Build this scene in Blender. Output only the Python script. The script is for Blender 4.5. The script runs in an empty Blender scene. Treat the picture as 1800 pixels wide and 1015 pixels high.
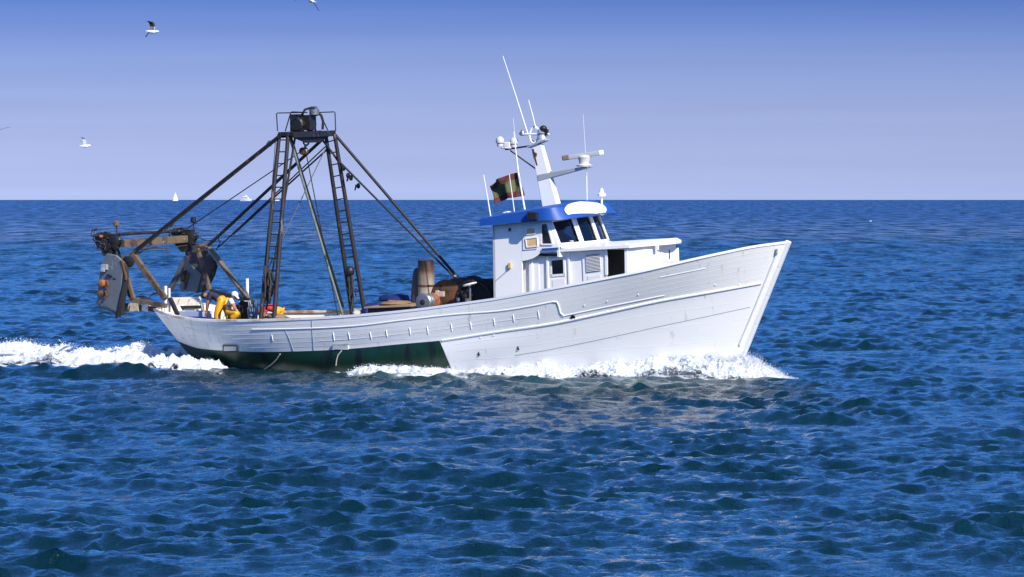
import bpy, bmesh, math, random
import numpy as np
from mathutils import Vector, Matrix
from mathutils.bvhtree import BVHTree

random.seed(7)
RNG = np.random.default_rng(11)
R = math.radians
scene = bpy.context.scene
COL = scene.collection

# ------------------------------------------------------------------ camera
FPX = 6600.0                     # focal length in pixels of an 1800 px wide picture
EYE = 5.65                       # metres above the sea
TILT = math.atan((507.5 - 343.5) / FPX)
cam_data = bpy.data.cameras.new('camera')
cam_data.sensor_width = 36.0
cam_data.lens = FPX / 1800 * 36.0
cam_data.clip_start = 1.0
cam_data.clip_end = 60000.0
cam = bpy.data.objects.new('camera', cam_data)
cam.location = (0, 0, EYE)
cam.rotation_euler = (math.pi / 2 - TILT, 0, 0)
COL.objects.link(cam)
scene.camera = cam

# ------------------------------------------------------------------ light
SUN_AZ = Vector((0.57, -0.82, 0)).normalized()
SUN_EL = R(37)
SUN_DIR = Vector((SUN_AZ.x * math.cos(SUN_EL), SUN_AZ.y * math.cos(SUN_EL), math.sin(SUN_EL)))
world = bpy.data.worlds.new('World')
scene.world = world
world.use_nodes = True
wn = world.node_tree
wn.nodes.clear()
wout = wn.nodes.new('ShaderNodeOutputWorld')
wbg = wn.nodes.new('ShaderNodeBackground')
wsky = wn.nodes.new('ShaderNodeTexSky')
wsky.sky_type = 'NISHITA'
wsky.sun_disc = False
wsky.sun_elevation = SUN_EL
wsky.sun_rotation = math.atan2(SUN_AZ.x, SUN_AZ.y)
wsky.air_density = 1.0
wsky.dust_density = 0.6
wsky.ozone_density = 3.0
wbg.inputs['Strength'].default_value = 0.15
# sky tint by elevation (pale at the horizon, blue above, upper stops lifted to brighten sea reflections), the same all the way round
wtc = wn.nodes.new('ShaderNodeTexCoord')
wsep = wn.nodes.new('ShaderNodeSeparateXYZ')
wramp = wn.nodes.new('ShaderNodeValToRGB')
wmap = wn.nodes.new('ShaderNodeMath')
wmap.operation = 'POWER'
wmap.use_clamp = True
wmap.inputs[1].default_value = 0.5
wmax = wn.nodes.new('ShaderNodeMath')
wmax.operation = 'MAXIMUM'
wmax.inputs[1].default_value = 0.0
wmul = wn.nodes.new('ShaderNodeMix')
wmul.data_type = 'RGBA'
wmul.blend_type = 'MULTIPLY'
wmul.inputs['Factor'].default_value = 1.0
SKY_STOPS = [(0.0, (0.270, 0.322, 0.640)), (0.023, (0.270, 0.322, 0.640)), (0.0981, (0.210, 0.248, 0.515)), (0.1475, (0.166, 0.193, 0.409)),
             (0.1712, (0.144, 0.171, 0.372)), (0.1921, (0.121, 0.148, 0.335)), (0.2109, (0.088, 0.117, 0.296)), (0.2265, (0.062, 0.095, 0.264)),
             (0.29, (0.080, 0.198, 0.475)), (0.40, (0.110, 0.272, 0.625)), (0.7, (0.200, 0.320, 0.535)), (1.0, (0.34, 0.33, 0.35))]
cr = wramp.color_ramp
while len(cr.elements) < len(SKY_STOPS):
    cr.elements.new(0.5)
for e, (p, c) in zip(cr.elements, SKY_STOPS):
    e.position = p
    e.color = (*c, 1)
lk = wn.links.new
lk(wtc.outputs['Generated'], wsep.inputs[0])
lk(wsep.outputs['Z'], wmax.inputs[0])
lk(wmax.outputs[0], wmap.inputs[0])
lk(wmap.outputs[0], wramp.inputs['Fac'])
lk(wsky.outputs[0], wmul.inputs['A'])
lk(wramp.outputs['Color'], wmul.inputs['B'])
wsc = wn.nodes.new('ShaderNodeVectorMath')
wsc.operation = 'SCALE'
wsc.inputs['Scale'].default_value = 2.0
# thin high haze drawn out in faint level streaks
wmp = wn.nodes.new('ShaderNodeMapping'); wmp.inputs['Scale'].default_value = (5, 5, 160)
whz = wn.nodes.new('ShaderNodeTexNoise'); whz.inputs['Scale'].default_value = 1.0; whz.inputs['Detail'].default_value = 5
wmr = wn.nodes.new('ShaderNodeMapRange'); wmr.inputs['From Min'].default_value = 0.3; wmr.inputs['From Max'].default_value = 0.7; wmr.inputs['To Min'].default_value = 1.92; wmr.inputs['To Max'].default_value = 2.08
lk(wtc.outputs['Generated'], wmp.inputs[0]); lk(wmp.outputs[0], whz.inputs['Vector']); lk(whz.outputs['Fac'], wmr.inputs['Value']); lk(wmr.outputs[0], wsc.inputs['Scale'])
lk(wmul.outputs['Result'], wsc.inputs[0])
lk(wsc.outputs[0], wbg.inputs['Color'])
lk(wbg.outputs[0], wout.inputs['Surface'])

sun_data = bpy.data.lights.new('sun', 'SUN')
sun_data.energy = 5.0
sun_data.angle = R(0.53)
sun_data.color = (1.0, 0.945, 0.86)
sun = bpy.data.objects.new('sun', sun_data)
sun.location = (30, -20, 60)
sun.rotation_euler = SUN_DIR.to_track_quat('Z', 'Y').to_euler()
COL.objects.link(sun)

scene.view_settings.view_transform = 'Standard'
scene.view_settings.look = 'None'
scene.view_settings.gamma = 1.0
scene.view_settings.exposure = 0.26
scene.cycles.use_denoising = True
scene.cycles.sample_clamp_indirect = 6.0
scene.cycles.max_bounces = 8
scene.cycles.transparent_max_bounces = 16
scene.cycles.caustics_reflective = False
scene.cycles.caustics_refractive = False

# ------------------------------------------------------------------ measuring: pixel of the photograph + depth plane -> metres
ct, st = math.cos(TILT), math.sin(TILT)
def ray(u, v):
    a, b = u - 900.0, 507.5 - v
    d = Vector((a, FPX * ct + b * st, -FPX * st + b * ct))
    return Vector((0, 0, EYE)), d.normalized()
def at_dist(u, v, Y):
    o, d = ray(u, v)
    return o + d * (Y / d.y)
YAW, ROLL = R(-26), R(2.0)
BOAT_LOC = Vector((-1.35, 120.0, 0.0))
BM = Matrix.Translation(BOAT_LOC) @ Matrix.Rotation(YAW, 4, 'Z') @ Matrix.Rotation(ROLL, 4, 'X')
BI = BM.inverted()
def lray(u, v):
    o, d = ray(u, v)
    return BI @ o, (BI.to_3x3() @ d).normalized()
def L(u, v, y):
    """boat-local point seen at pixel (u, v) that lies y metres to port of the centre line"""
    o, d = lray(u, v)
    return o + d * ((y - o.y) / d.y)
def LX(u, v, x):
    o, d = lray(u, v)
    return o + d * ((x - o.x) / d.x)

# ------------------------------------------------------------------ numpy noise
def _hash(ix, iy, iz):
    h = (ix.astype(np.int64) * 374761393 + iy.astype(np.int64) * 668265263 + iz.astype(np.int64) * 2147483647) & 0xFFFFFFFF
    h = ((h ^ (h >> 13)) * 1274126177) & 0xFFFFFFFF
    h = h ^ (h >> 16)
    return (h & 0xFFFF).astype(np.float32) / 32767.5 - 1.0
def vnoise(x, y, z):
    x, y, z = np.broadcast_arrays(np.asarray(x, np.float32), np.asarray(y, np.float32), np.asarray(z, np.float32))
    ix, iy, iz = np.floor(x), np.floor(y), np.floor(z)
    fx, fy, fz = x - ix, y - iy, z - iz
    fx, fy, fz = [f * f * (3 - 2 * f) for f in (fx, fy, fz)]
    r = 0
    for dx in (0, 1):
        for dy in (0, 1):
            for dz in (0, 1):
                w = (fx if dx else 1 - fx) * (fy if dy else 1 - fy) * (fz if dz else 1 - fz)
                r = r + w * _hash(ix + dx, iy + dy, iz + dz)
    return r
def fbm(x, y, z, octv=4, gain=0.5, billow=False):
    a, s, r = 1.0, 1.0, 0
    for i in range(octv):
        n = vnoise(x * s + 17.3 * i, y * s + 5.1 * i, z * s + 9.7 * i)
        r = r + a * (1 - 2 * np.abs(n) if billow else n)
        a *= gain
        s *= 2.03
    return r

def pchip(xs, ys):
    xs, ys = np.array(xs, float), np.array(ys, float)
    h = np.diff(xs); d = np.diff(ys) / h
    m = np.zeros(len(xs))
    m[0], m[-1] = d[0], d[-1]
    for i in range(1, len(xs) - 1):
        if d[i - 1] * d[i] > 0:
            w1, w2 = 2 * h[i] + h[i - 1], h[i] + 2 * h[i - 1]
            m[i] = (w1 + w2) / (w1 / d[i - 1] + w2 / d[i])
    def f(x):
        x = np.clip(x, xs[0], xs[-1])
        i = np.clip(np.searchsorted(xs, x) - 1, 0, len(xs) - 2)
        t = (x - xs[i]) / h[i]
        return ((1 + 2 * t) * (1 - t) ** 2 * ys[i] + t * (1 - t) ** 2 * h[i] * m[i]
                + t * t * (3 - 2 * t) * ys[i + 1] + t * t * (t - 1) * h[i] * m[i + 1])
    return f

# ------------------------------------------------------------------ materials
def mat(name, color, rough=0.5, metal=0.0, var=0.12, scale=3.0, bump=0.0, bscale=20.0, wear=None, spec=0.5, stretch=(1, 1, 1), wear2=None):
    """painted / plain surface: base colour broken up by noise, optional wear = (colour, noise scale, threshold, softness, stretch)"""
    m = bpy.data.materials.new(name)
    m.use_nodes = True
    nt = m.node_tree
    N, lk = nt.nodes, nt.links.new
    p = N['Principled BSDF']
    p.inputs['Roughness'].default_value = rough
    p.inputs['Metallic'].default_value = metal
    p.inputs['Specular IOR Level'].default_value = spec
    tc = N.new('ShaderNodeTexCoord')
    mp = N.new('ShaderNodeMapping')
    mp.inputs['Scale'].default_value = stretch
    lk(tc.outputs['Object'], mp.inputs[0])
    nz = N.new('ShaderNodeTexNoise')
    nz.inputs['Scale'].default_value = scale
    nz.inputs['Detail'].default_value = 6
    nz.inputs['Roughness'].default_value = 0.6
    lk(mp.outputs[0], nz.inputs['Vector'])
    mx = N.new('ShaderNodeMix'); mx.data_type = 'RGBA'
    mx.inputs['A'].default_value = (*[c * (1 - var) for c in color], 1)
    mx.inputs['B'].default_value = (*[min(1, c * (1 + var)) for c in color], 1)
    lk(nz.outputs['Fac'], mx.inputs['Factor'])
    out = mx.outputs['Result']
    for k, w in enumerate([wear, wear2]):
        if not w:
            continue
        wc, ws, th, soft, sv = w
        mp2 = N.new('ShaderNodeMapping'); mp2.inputs['Scale'].default_value = sv
        mp2.inputs['Location'].default_value = (3.1 + k * 5, 1.7, 0.4)
        lk(tc.outputs['Object'], mp2.inputs[0])
        n2 = N.new('ShaderNodeTexNoise'); n2.inputs['Scale'].default_value = ws; n2.inputs['Detail'].default_value = 8
        n2.inputs['Roughness'].default_value = 0.65
        lk(mp2.outputs[0], n2.inputs['Vector'])
        mr = N.new('ShaderNodeMapRange')
        mr.inputs['From Min'].default_value = th
        mr.inputs['From Max'].default_value = th + soft
        lk(n2.outputs['Fac'], mr.inputs['Value'])
        m2 = N.new('ShaderNodeMix'); m2.data_type = 'RGBA'
        m2.inputs['B'].default_value = (*wc, 1)
        lk(mr.outputs[0], m2.inputs['Factor'])
        lk(out, m2.inputs['A'])
        out = m2.outputs['Result']
    lk(out, p.inputs['Base Color'])
    if bump:
        bz = N.new('ShaderNodeTexNoise'); bz.inputs['Scale'].default_value = bscale; bz.inputs['Detail'].default_value = 4
        lk(mp.outputs[0], bz.inputs['Vector'])
        bp = N.new('ShaderNodeBump'); bp.inputs['Strength'].default_value = bump; bp.inputs['Distance'].default_value = 0.02
        lk(bz.outputs['Fac'], bp.inputs['Height'])
        lk(bp.outputs[0], p.inputs['Normal'])
    return m

# ------------------------------------------------------------------ mesh builder
class MB:
    def __init__(self):
        self.v, self.f, self.mi = [], [], []
        self.cur = 0
    def add(self, vs, fs):
        o = len(self.v)
        self.v += [Vector(p) for p in vs]
        self.f += [tuple(i + o for i in f) for f in fs]
        self.mi += [self.cur] * len(fs)
        return self
    def box(self, c, s, rot=None, taper=1.0):
        c = Vector(c)
        hx, hy, hz = s[0] / 2, s[1] / 2, s[2] / 2
        vs = []
        for z in (-1, 1):
            k = taper if z > 0 else 1
            for x, y in ((-1, -1), (1, -1), (1, 1), (-1, 1)):
                p = Vector((x * hx * k, y * hy * k, z * hz))
                vs.append(c + (rot @ p if rot else p))
        return self.add(vs, [(3, 2, 1, 0), (4, 5, 6, 7), (0, 1, 5, 4), (1, 2, 6, 5), (2, 3, 7, 6), (3, 0, 4, 7)])
    def bar(self, a, b, w, h, up=(0, 0, 1)):
        """rectangular bar from a to b"""
        a, b = Vector(a), Vector(b)
        d = (b - a)
        z = d.normalized()
        s = z.cross(Vector(up))
        if s.length < 1e-4:
            s = z.cross(Vector((1, 0, 0)))
        s.normalize()
        t = s.cross(z)
        vs = [p + s * (i * w / 2) + t * (j * h / 2) for p in (a, b) for i, j in ((-1, -1), (1, -1), (1, 1), (-1, 1))]
        return self.add(vs, [(3, 2, 1, 0), (4, 5, 6, 7), (0, 1, 5, 4), (1, 2, 6, 5), (2, 3, 7, 6), (3, 0, 4, 7)])
    def tube(self, pts, r, n=8, cap=True, closed=False):
        pts = [Vector(p) for p in pts]
        rs = r if isinstance(r, (list, tuple)) else [r] * len(pts)
        N = len(pts)
        ref = None
        rings = []
        for i, p in enumerate(pts):
            a = pts[i - 1] if (i > 0 or closed) else pts[i]
            b = pts[(i + 1) % N] if (i < N - 1 or closed) else pts[i]
            t = (b - a).normalized()
            if ref is None:
                ref = t.orthogonal().normalized()
            ref = (ref - t * ref.dot(t))
            if ref.length < 1e-5:
                ref = t.orthogonal()
            ref.normalize()
            q = t.cross(ref)
            rings.append([p + (ref * math.cos(k * 2 * math.pi / n) + q * math.sin(k * 2 * math.pi / n)) * rs[i] for k in range(n)])
        vs = [x for ring in rings for x in ring]
        fs = []
        for i in range(N if closed else N - 1):
            j = (i + 1) % N
            for k in range(n):
                fs.append((i * n + k, i * n + (k + 1) % n, j * n + (k + 1) % n, j * n + k))
        if cap and not closed:
            fs.append(tuple(range(n - 1, -1, -1)))
            fs.append(tuple((N - 1) * n + k for k in range(n)))
        return self.add(vs, fs)
    def lathe(self, o, axis, prof, n=20):
        """prof = [(distance along the axis, radius)]"""
        o, ax = Vector(o), Vector(axis).normalized()
        e = ax.orthogonal().normalized(); g = ax.cross(e)
        vs, fs = [], []
        for h, r in prof:
            for k in range(n):
                a = 2 * math.pi * k / n
                vs.append(o + ax * h + (e * math.cos(a) + g * math.sin(a)) * max(r, 1e-4))
        m = len(prof)
        for i in range(m - 1):
            for k in range(n):
                fs.append((i * n + k, i * n + (k + 1) % n, (i + 1) * n + (k + 1) % n, (i + 1) * n + k))
        fs.append(tuple(range(n - 1, -1, -1)))
        fs.append(tuple((m - 1) * n + k for k in range(n)))
        return self.add(vs, fs)
    def ball(self, c, r, n=10, sc=(1, 1, 1)):
        c = Vector(c)
        vs, fs = [], []
        m = max(4, n // 2 + 1)
        for i in range(m + 1):
            th = math.pi * i / m
            for k in range(n):
                a = 2 * math.pi * k / n
                vs.append(c + Vector((r * sc[0] * math.sin(th) * math.cos(a), r * sc[1] * math.sin(th) * math.sin(a), r * sc[2] * math.cos(th))))
        for i in range(m):
            for k in range(n):
                fs.append((i * n + k, (i + 1) * n + k, (i + 1) * n + (k + 1) % n, i * n + (k + 1) % n))
        return self.add(vs, fs)
    def slab(self, ring, off):
        """closed polygon extruded by the vector off"""
        ring = [Vector(p) for p in ring]
        off = Vector(off)
        n = len(ring)
        vs = ring + [p + off for p in ring]
        fs = [tuple(range(n - 1, -1, -1)), tuple(range(n, 2 * n))] + [(i, (i + 1) % n, n + (i + 1) % n, n + i) for i in range(n)]
        return self.add(vs, fs)
    def grid(self, P, flip=False):
        """P[i][j] points"""
        a, b = len(P), len(P[0])
        vs = [p for r_ in P for p in r_]
        fs = []
        for i in range(a - 1):
            for j in range(b - 1):
                q = (i * b + j, i * b + j + 1, (i + 1) * b + j + 1, (i + 1) * b + j)
                fs.append(q[::-1] if flip else q)
        return self.add(vs, fs)
    def mesh(self, name, base=Vector((0, 0, 0)), smooth=False, recalc=True, angle=40):
        me = bpy.data.meshes.new(name)
        me.from_pydata([p - base for p in self.v], [], self.f)
        if any(self.mi):
            me.polygons.foreach_set('material_index', self.mi)
        if recalc:
            bm = bmesh.new(); bm.from_mesh(me)
            bmesh.ops.recalc_face_normals(bm, faces=bm.faces)
            bm.to_mesh(me); bm.free()
        if smooth:
            me.polygons.foreach_set('use_smooth', [True] * len(me.polygons))
            if angle < 180:
                try:
                    me.set_sharp_from_angle(angle=R(angle))
                except Exception:
                    pass
        me.update()
        return me

class Thing:
    """an Empty at the thing's base; parts are built in boat-local (or world) coordinates and parented to it"""
    def __init__(self, name, label, cat, base=(0, 0, 0), group=None, frame=None):
        self.base = Vector(base)
        self.o = bpy.data.objects.new(name, None)
        self.o.empty_display_size = 0.3
        COL.objects.link(self.o)
        self.o.matrix_world = (frame if frame is not None else Matrix()) @ Matrix.Translation(self.base)
        self.o['label'] = label
        self.o['category'] = cat
        if group:
            self.o['group'] = group
    def part(self, name, mb, m, parent=None, smooth=False, bevel=0, label=None, kind=None, angle=40, recalc=True):
        me = mb.mesh(name, self.base, smooth, recalc, angle) if isinstance(mb, MB) else mb
        for q in (m if isinstance(m, (list, tuple)) else [m]):
            me.materials.append(q)
        o = bpy.data.objects.new(name, me)
        COL.objects.link(o)
        o.parent = parent or self.o
        if bevel:
            b = o.modifiers.new('bevel', 'BEVEL'); b.width = bevel; b.segments = 2; b.limit_method = 'ANGLE'; b.angle_limit = R(35)
        if label:
            o['label'] = label
        if kind:
            o['kind'] = kind
        return o

def bvh_of(mb):
    return BVHTree.FromPolygons([tuple(p) for p in mb.v], mb.f)
def cast(tree, u, v):
    o, d = lray(u, v)
    h = tree.ray_cast(o, d)
    if h[0] is None:
        return None, None
    n = h[1]
    if n.dot(d) > 0:
        n = -n
    return h[0], n
# ------------------------------------------------------------------ hull lines (needed by the sea too): u range in pixels, half breadths in metres
ER = 2 * 6371000.0 * 1.15
G_PX = [(268,543.5),(275,547),(288,552),(317,559.5),(345,563),(380,564.5),(420,564.5),(470,563.5),(534,561),(577,559),(620,556),(677,551),(734,545),(800,536),(868,526.5),(930,515.5),(989,504.5),(1070,489),(1130,477),(1197,461.5),(1274,444.5),(1330,433.5),(1384,426.5)]
M_PX = [(313,600),(330,607),(345,612),(392,617),(460,619),(549,617),(620,613),(706,605),(774,599),(877,583),(960,571),(1060,550),(1160,528.6),(1250,513),(1340,497),(1357,494)]
G_B = [(0,1.5),(.02,1.85),(.05,2.1),(.1,2.3),(.2,2.55),(.4,2.75),(.6,2.72),(.75,2.3),(.85,1.66),(.93,0.88),(1,0.07)]
M_B = [(0,.95),(.03,1.4),(.08,1.85),(.2,2.35),(.4,2.62),(.58,2.5),(.73,1.92),(.85,1.22),(.93,.62),(1,.07)]
W_B = [(0,.12),(.05,.75),(.12,1.35),(.22,1.95),(.4,2.4),(.55,2.3),(.7,1.65),(.82,.98),(.92,.42),(1,.06)]
U_B = [(0,.08),(.1,.45),(.25,1.3),(.45,1.9),(.6,1.7),(.8,.7),(.92,.3),(1,.05)]
gv, mv = pchip(*zip(*G_PX)), pchip(*zip(*M_PX))
gb, mbf, wb, ub = pchip(*zip(*G_B)), pchip(*zip(*M_B)), pchip(*zip(*W_B)), pchip(*zip(*U_B))
XW0, XW1 = L(352, 648, -0.12).x, L(1293, 655, 0).x
def hG(s):
    u = 268 + s * (1384 - 268); return L(u, float(gv(u)), -float(gb(s)))
def hM(s):
    u = 313 + s * (1357 - 313); return L(u, float(mv(u)), -float(mbf(s)))
def hW(s):
    return Vector((XW0 + s * (XW1 - XW0), -float(wb(s)), 0.0))
def hU(s):
    return Vector((XW0 + 0.7 + s * (XW1 - XW0 - 1.1), -float(ub(s)), -0.85))
def hull(t, s):
    """t: 0 gunwale, 1 rail line, 2 waterline, 3 bilge"""
    k = min(int(t), 2); f = t - k
    A, B = (hG, hM, hW, hU)[k:k + 2]
    p = A(s).lerp(B(s), f)
    bul = (0.03, 0.12, 0.06)[k] * math.sin(math.pi * f) * (1 - abs(2 * s - 0.9) ** 2 * 0.9)
    p.y -= bul if abs(p.y) > .1 else 0
    return p

# ------------------------------------------------------------------ the sea
SEA_COMP = []
rs = np.random.RandomState(5)
NW = 170
for i in range(NW):
    lam = 0.32 * (5.5 / 0.32) ** ((i + rs.rand()) / NW)
    th = R(-97) + rs.normal(0, 1.15 if lam < 1.4 else 0.75)
    s = 0.036 * (1.0 if lam < 1.0 else (1.0 / lam) ** 0.85) * rs.uniform(.6, 1.4) * 1.0
    SEA_COMP.append((lam, math.cos(th), math.sin(th), s * lam / (2 * math.pi), rs.rand() * 6.283))
for lam, dth, ph in ((5.2, -.35, .4), (6.1, .28, 2.2), (6.9, -.1, 4.0), (7.8, .5, 1.1), (9.0, -.55, 5.2), (10.5, .12, 3.0)):
    SEA_COMP.append((lam, math.cos(R(-97) + dth), math.sin(R(-97) + dth), .019 * lam / (2 * math.pi), ph))
def sea_disp(X, Y, DY):
    """Gerstner displacement at rest points X, Y; DY = local grid spacing, waves too short for it are left out"""
    dx = np.zeros_like(X); dy = np.zeros_like(X); dz = np.zeros_like(X)
    env = 0.95 + 0.45 * vnoise(X / 4.0, Y / 7.0, 0.0) + 0.25 * vnoise(X / 25.0, Y / 50.0, 4.0)
    env = np.clip(env, .35, 1.6).astype(np.float32)
    for lam, cx, cy, A, ph in SEA_COMP:
        w = np.clip((lam / DY - 2.0) / 2.0, 0, 1)
        if float(np.max(w)) <= 0:
            continue
        k = 2 * math.pi / lam
        a = (k * (cx * X + cy * Y) + ph).astype(np.float32)
        amp = A * w * (env if lam < 2.5 else 1.0)
        sn = np.sin(a); cs = np.cos(a)
        dz += amp * cs
        q = 1.25
        dx -= q * amp * cx * sn
        dy -= q * amp * cy * sn
    return dx, dy, dz

a_row = 0.00185
ys = [-80., -50., -28., -14., -4., 4., 11., 17., 22., 26., 29.5, 32.5, 35., 37.5, 40., 42., 44., 45.5, 47., 48., 49., 49.5]
y = 50.0
while y < 420:
    ys.append(y); y *= 1 + a_row
g = a_row
while y < 16000:
    ys.append(y); g = min(g * 1.03, 0.03); y *= 1 + g
ys = np.array(ys)
NC = 740
inner = np.linspace(-1, 1, NC)
outer = 1 + np.array([.04, .1, .2, .4, .8, 1.5, 3., 6., 12., 25., 60., 150.])
cols = np.concatenate([-outer[::-1], inner, outer])
half = 0.152 * np.maximum(ys, 50) + 12.0
XX = (cols[None, :] * half[:, None]).astype(np.float32)
XX = np.clip(XX, -15000, 15000)
YY = np.repeat(ys[:, None], len(cols), 1).astype(np.float32)
DYr = np.gradient(ys)
ZZ = np.zeros_like(XX)
OX, OY = XX.copy(), YY.copy()
CH = 64
for r0 in range(0, len(ys), CH):
    sl = slice(r0, r0 + CH)
    dyl = np.maximum(DYr[sl][:, None] * 0.62, (half[sl] * 2 / NC)[:, None]).astype(np.float32)
    dyl = np.repeat(dyl, len(cols), 1)
    dyl[:, :12] *= 30; dyl[:, -12:] *= 30
    dx, dy, dz = sea_disp(XX[sl], YY[sl], dyl)
    OX[sl] += dx; OY[sl] += dy; ZZ[sl] = dz
# boat-local coordinates of the sea points, for the wash round the hull
c_, s_ = math.cos(YAW), math.sin(YAW)
lx = (OX - BOAT_LOC.x) * c_ + (OY - BOAT_LOC.y) * s_
ly = -(OX - BOAT_LOC.x) * s_ + (OY - BOAT_LOC.y) * c_
sw = np.clip((lx - XW0) / (XW1 - XW0), 0, 1)
bw = wb(sw)
out_d = np.abs(ly) - bw                                    # metres out from the hull side
ahead = np.maximum(lx - XW1, 0); behind = np.maximum(XW0 - lx, 0)
bs = XW0 - lx
near_hull = np.hypot(np.maximum(out_d, 0), ahead)
# diverging bow wave hump
hump = 0.16 * np.exp(-((out_d - 0.9 - 0.16 * (XW1 - lx)) / 0.8) ** 2) * np.clip((XW1 + 1 - lx) / 3, 0, 1) * np.exp(-np.clip(XW1 - lx, 0, 99) / 10) * (behind == 0)
trough = -0.10 * np.exp(-(out_d / 1.6) ** 2) * np.exp(-((sw - .32) / .2) ** 2) * (behind == 0)
wk = np.exp(-(ly / (2.2 + .12 * behind)) ** 2) * np.clip(behind / 2, 0, 1)
# a swell line on the far side of the wake
ridge = 0.34 * np.exp(-((ly - 5.6 - .1 * behind) / 1.3) ** 2) * np.clip((bs + 1) / 3, 0, 1) * np.exp(-behind / 14)
ridge += 0.28 * np.exp(-((ly + 6.4 + .13 * behind) / 1.0) ** 2) * np.clip((bs + 5) / 4, 0, 1) * np.exp(-behind / 12)
ZZ += (hump + trough + 0.08 * wk + ridge).astype(np.float32)
n1 = fbm(OX / 1.6, OY / 2.6, 0.0, 4)
n2 = fbm(OX / .5, OY / .9, 3.0, 3)
foam = np.zeros_like(XX)
foam = np.maximum(foam, np.exp(-np.maximum(near_hull, 0) / 0.55) * (1 if True else 0) * np.clip((lx - XW0 + 3) / 3, 0, 1) * 0.95)
edge_near = np.clip(1 - np.abs(ly + 1.6 + .05 * behind) / (4.3 + .10 * behind), 0, 1)
foam = np.maximum(foam, np.clip(edge_near * 2.2, 0, 1) * np.clip((bs + 2.0) / 3, 0, 1) * np.exp(-behind / 40) * 0.86)
foam = np.maximum(foam, 0.62 * np.exp(-((ly - 6.0 - .1 * behind) / .7) ** 2) * np.clip(behind / 3, 0, 1) * np.exp(-behind / 9))
side = np.exp(-np.maximum(out_d - 1.2, 0) / 0.8) * np.clip((sw - .33) / .2, 0, 1) * np.clip((XW1 + 2.2 - lx) / 2, 0, 1)
foam = np.maximum(foam, side * .72)
foam = np.clip(foam + (n1 * .16 + n2 * .10) * (foam > .02), 0, 1)
# pale aerated water spreading out on the near side of the bow
aer = np.exp(-((ly + 5.0) / 3.2) ** 2) * np.exp(-((lx - 5.5) / 4.0) ** 2) * 0.42
aer = np.maximum(aer, np.exp(-((ly + 11.0) / 5.5) ** 2) * np.exp(-((lx - 3.5) / 4.5) ** 2) * 0.24)
aer = np.maximum(aer, np.exp(-(out_d / 1.4) ** 2) * np.clip((sw - .3) / .2, 0, 1) * .8 * np.clip((XW1 + 1.2 - lx) / 1.5, 0, 1))
aer = np.maximum(aer, np.clip(edge_near * 1.6, 0, 1) * np.clip((bs + 1) / 3, 0, 1) * .55)
aer = np.clip(aer * (1 + .5 * n1), 0, 1)
ZZ -= ((OX ** 2 + OY ** 2) / ER).astype(np.float32)
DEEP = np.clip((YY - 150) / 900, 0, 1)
LOD = np.clip((YY - 170) / 260, 0, 1)

nr, nc = XX.shape
co = np.empty((nr * nc, 3), np.float32)
co[:, 0] = OX.ravel(); co[:, 1] = OY.ravel(); co[:, 2] = ZZ.ravel()
idx = np.arange(nr * nc, dtype=np.int32).reshape(nr, nc)
quads = np.stack([idx[:-1, :-1], idx[:-1, 1:], idx[1:, 1:], idx[1:, :-1]], -1).reshape(-1, 4)
def np_mesh(name, co, quads, attrs=(), smooth=True):
    me = bpy.data.meshes.new(name)
    me.vertices.add(len(co)); me.vertices.foreach_set('co', np.ascontiguousarray(co, np.float32).ravel())
    nq, k = quads.shape
    me.loops.add(nq * k); me.loops.foreach_set('vertex_index', np.ascontiguousarray(quads, np.int32).ravel())
    me.polygons.add(nq)
    me.polygons.foreach_set('loop_start', np.arange(0, nq * k, k, dtype=np.int32))
    me.polygons.foreach_set('loop_total', np.full(nq, k, np.int32))
    me.update(calc_edges=True)
    me.polygons.foreach_set('use_smooth', np.full(nq, smooth))
    for an, av in attrs:
        a = me.attributes.new(an, 'FLOAT', 'POINT'); a.data.foreach_set('value', np.ascontiguousarray(av, np.float32).ravel())
    return me
sea_me = np_mesh('sea_water', co, quads, [('foam', foam), ('aer', aer), ('far', DEEP), ('lod', LOD)])

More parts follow.
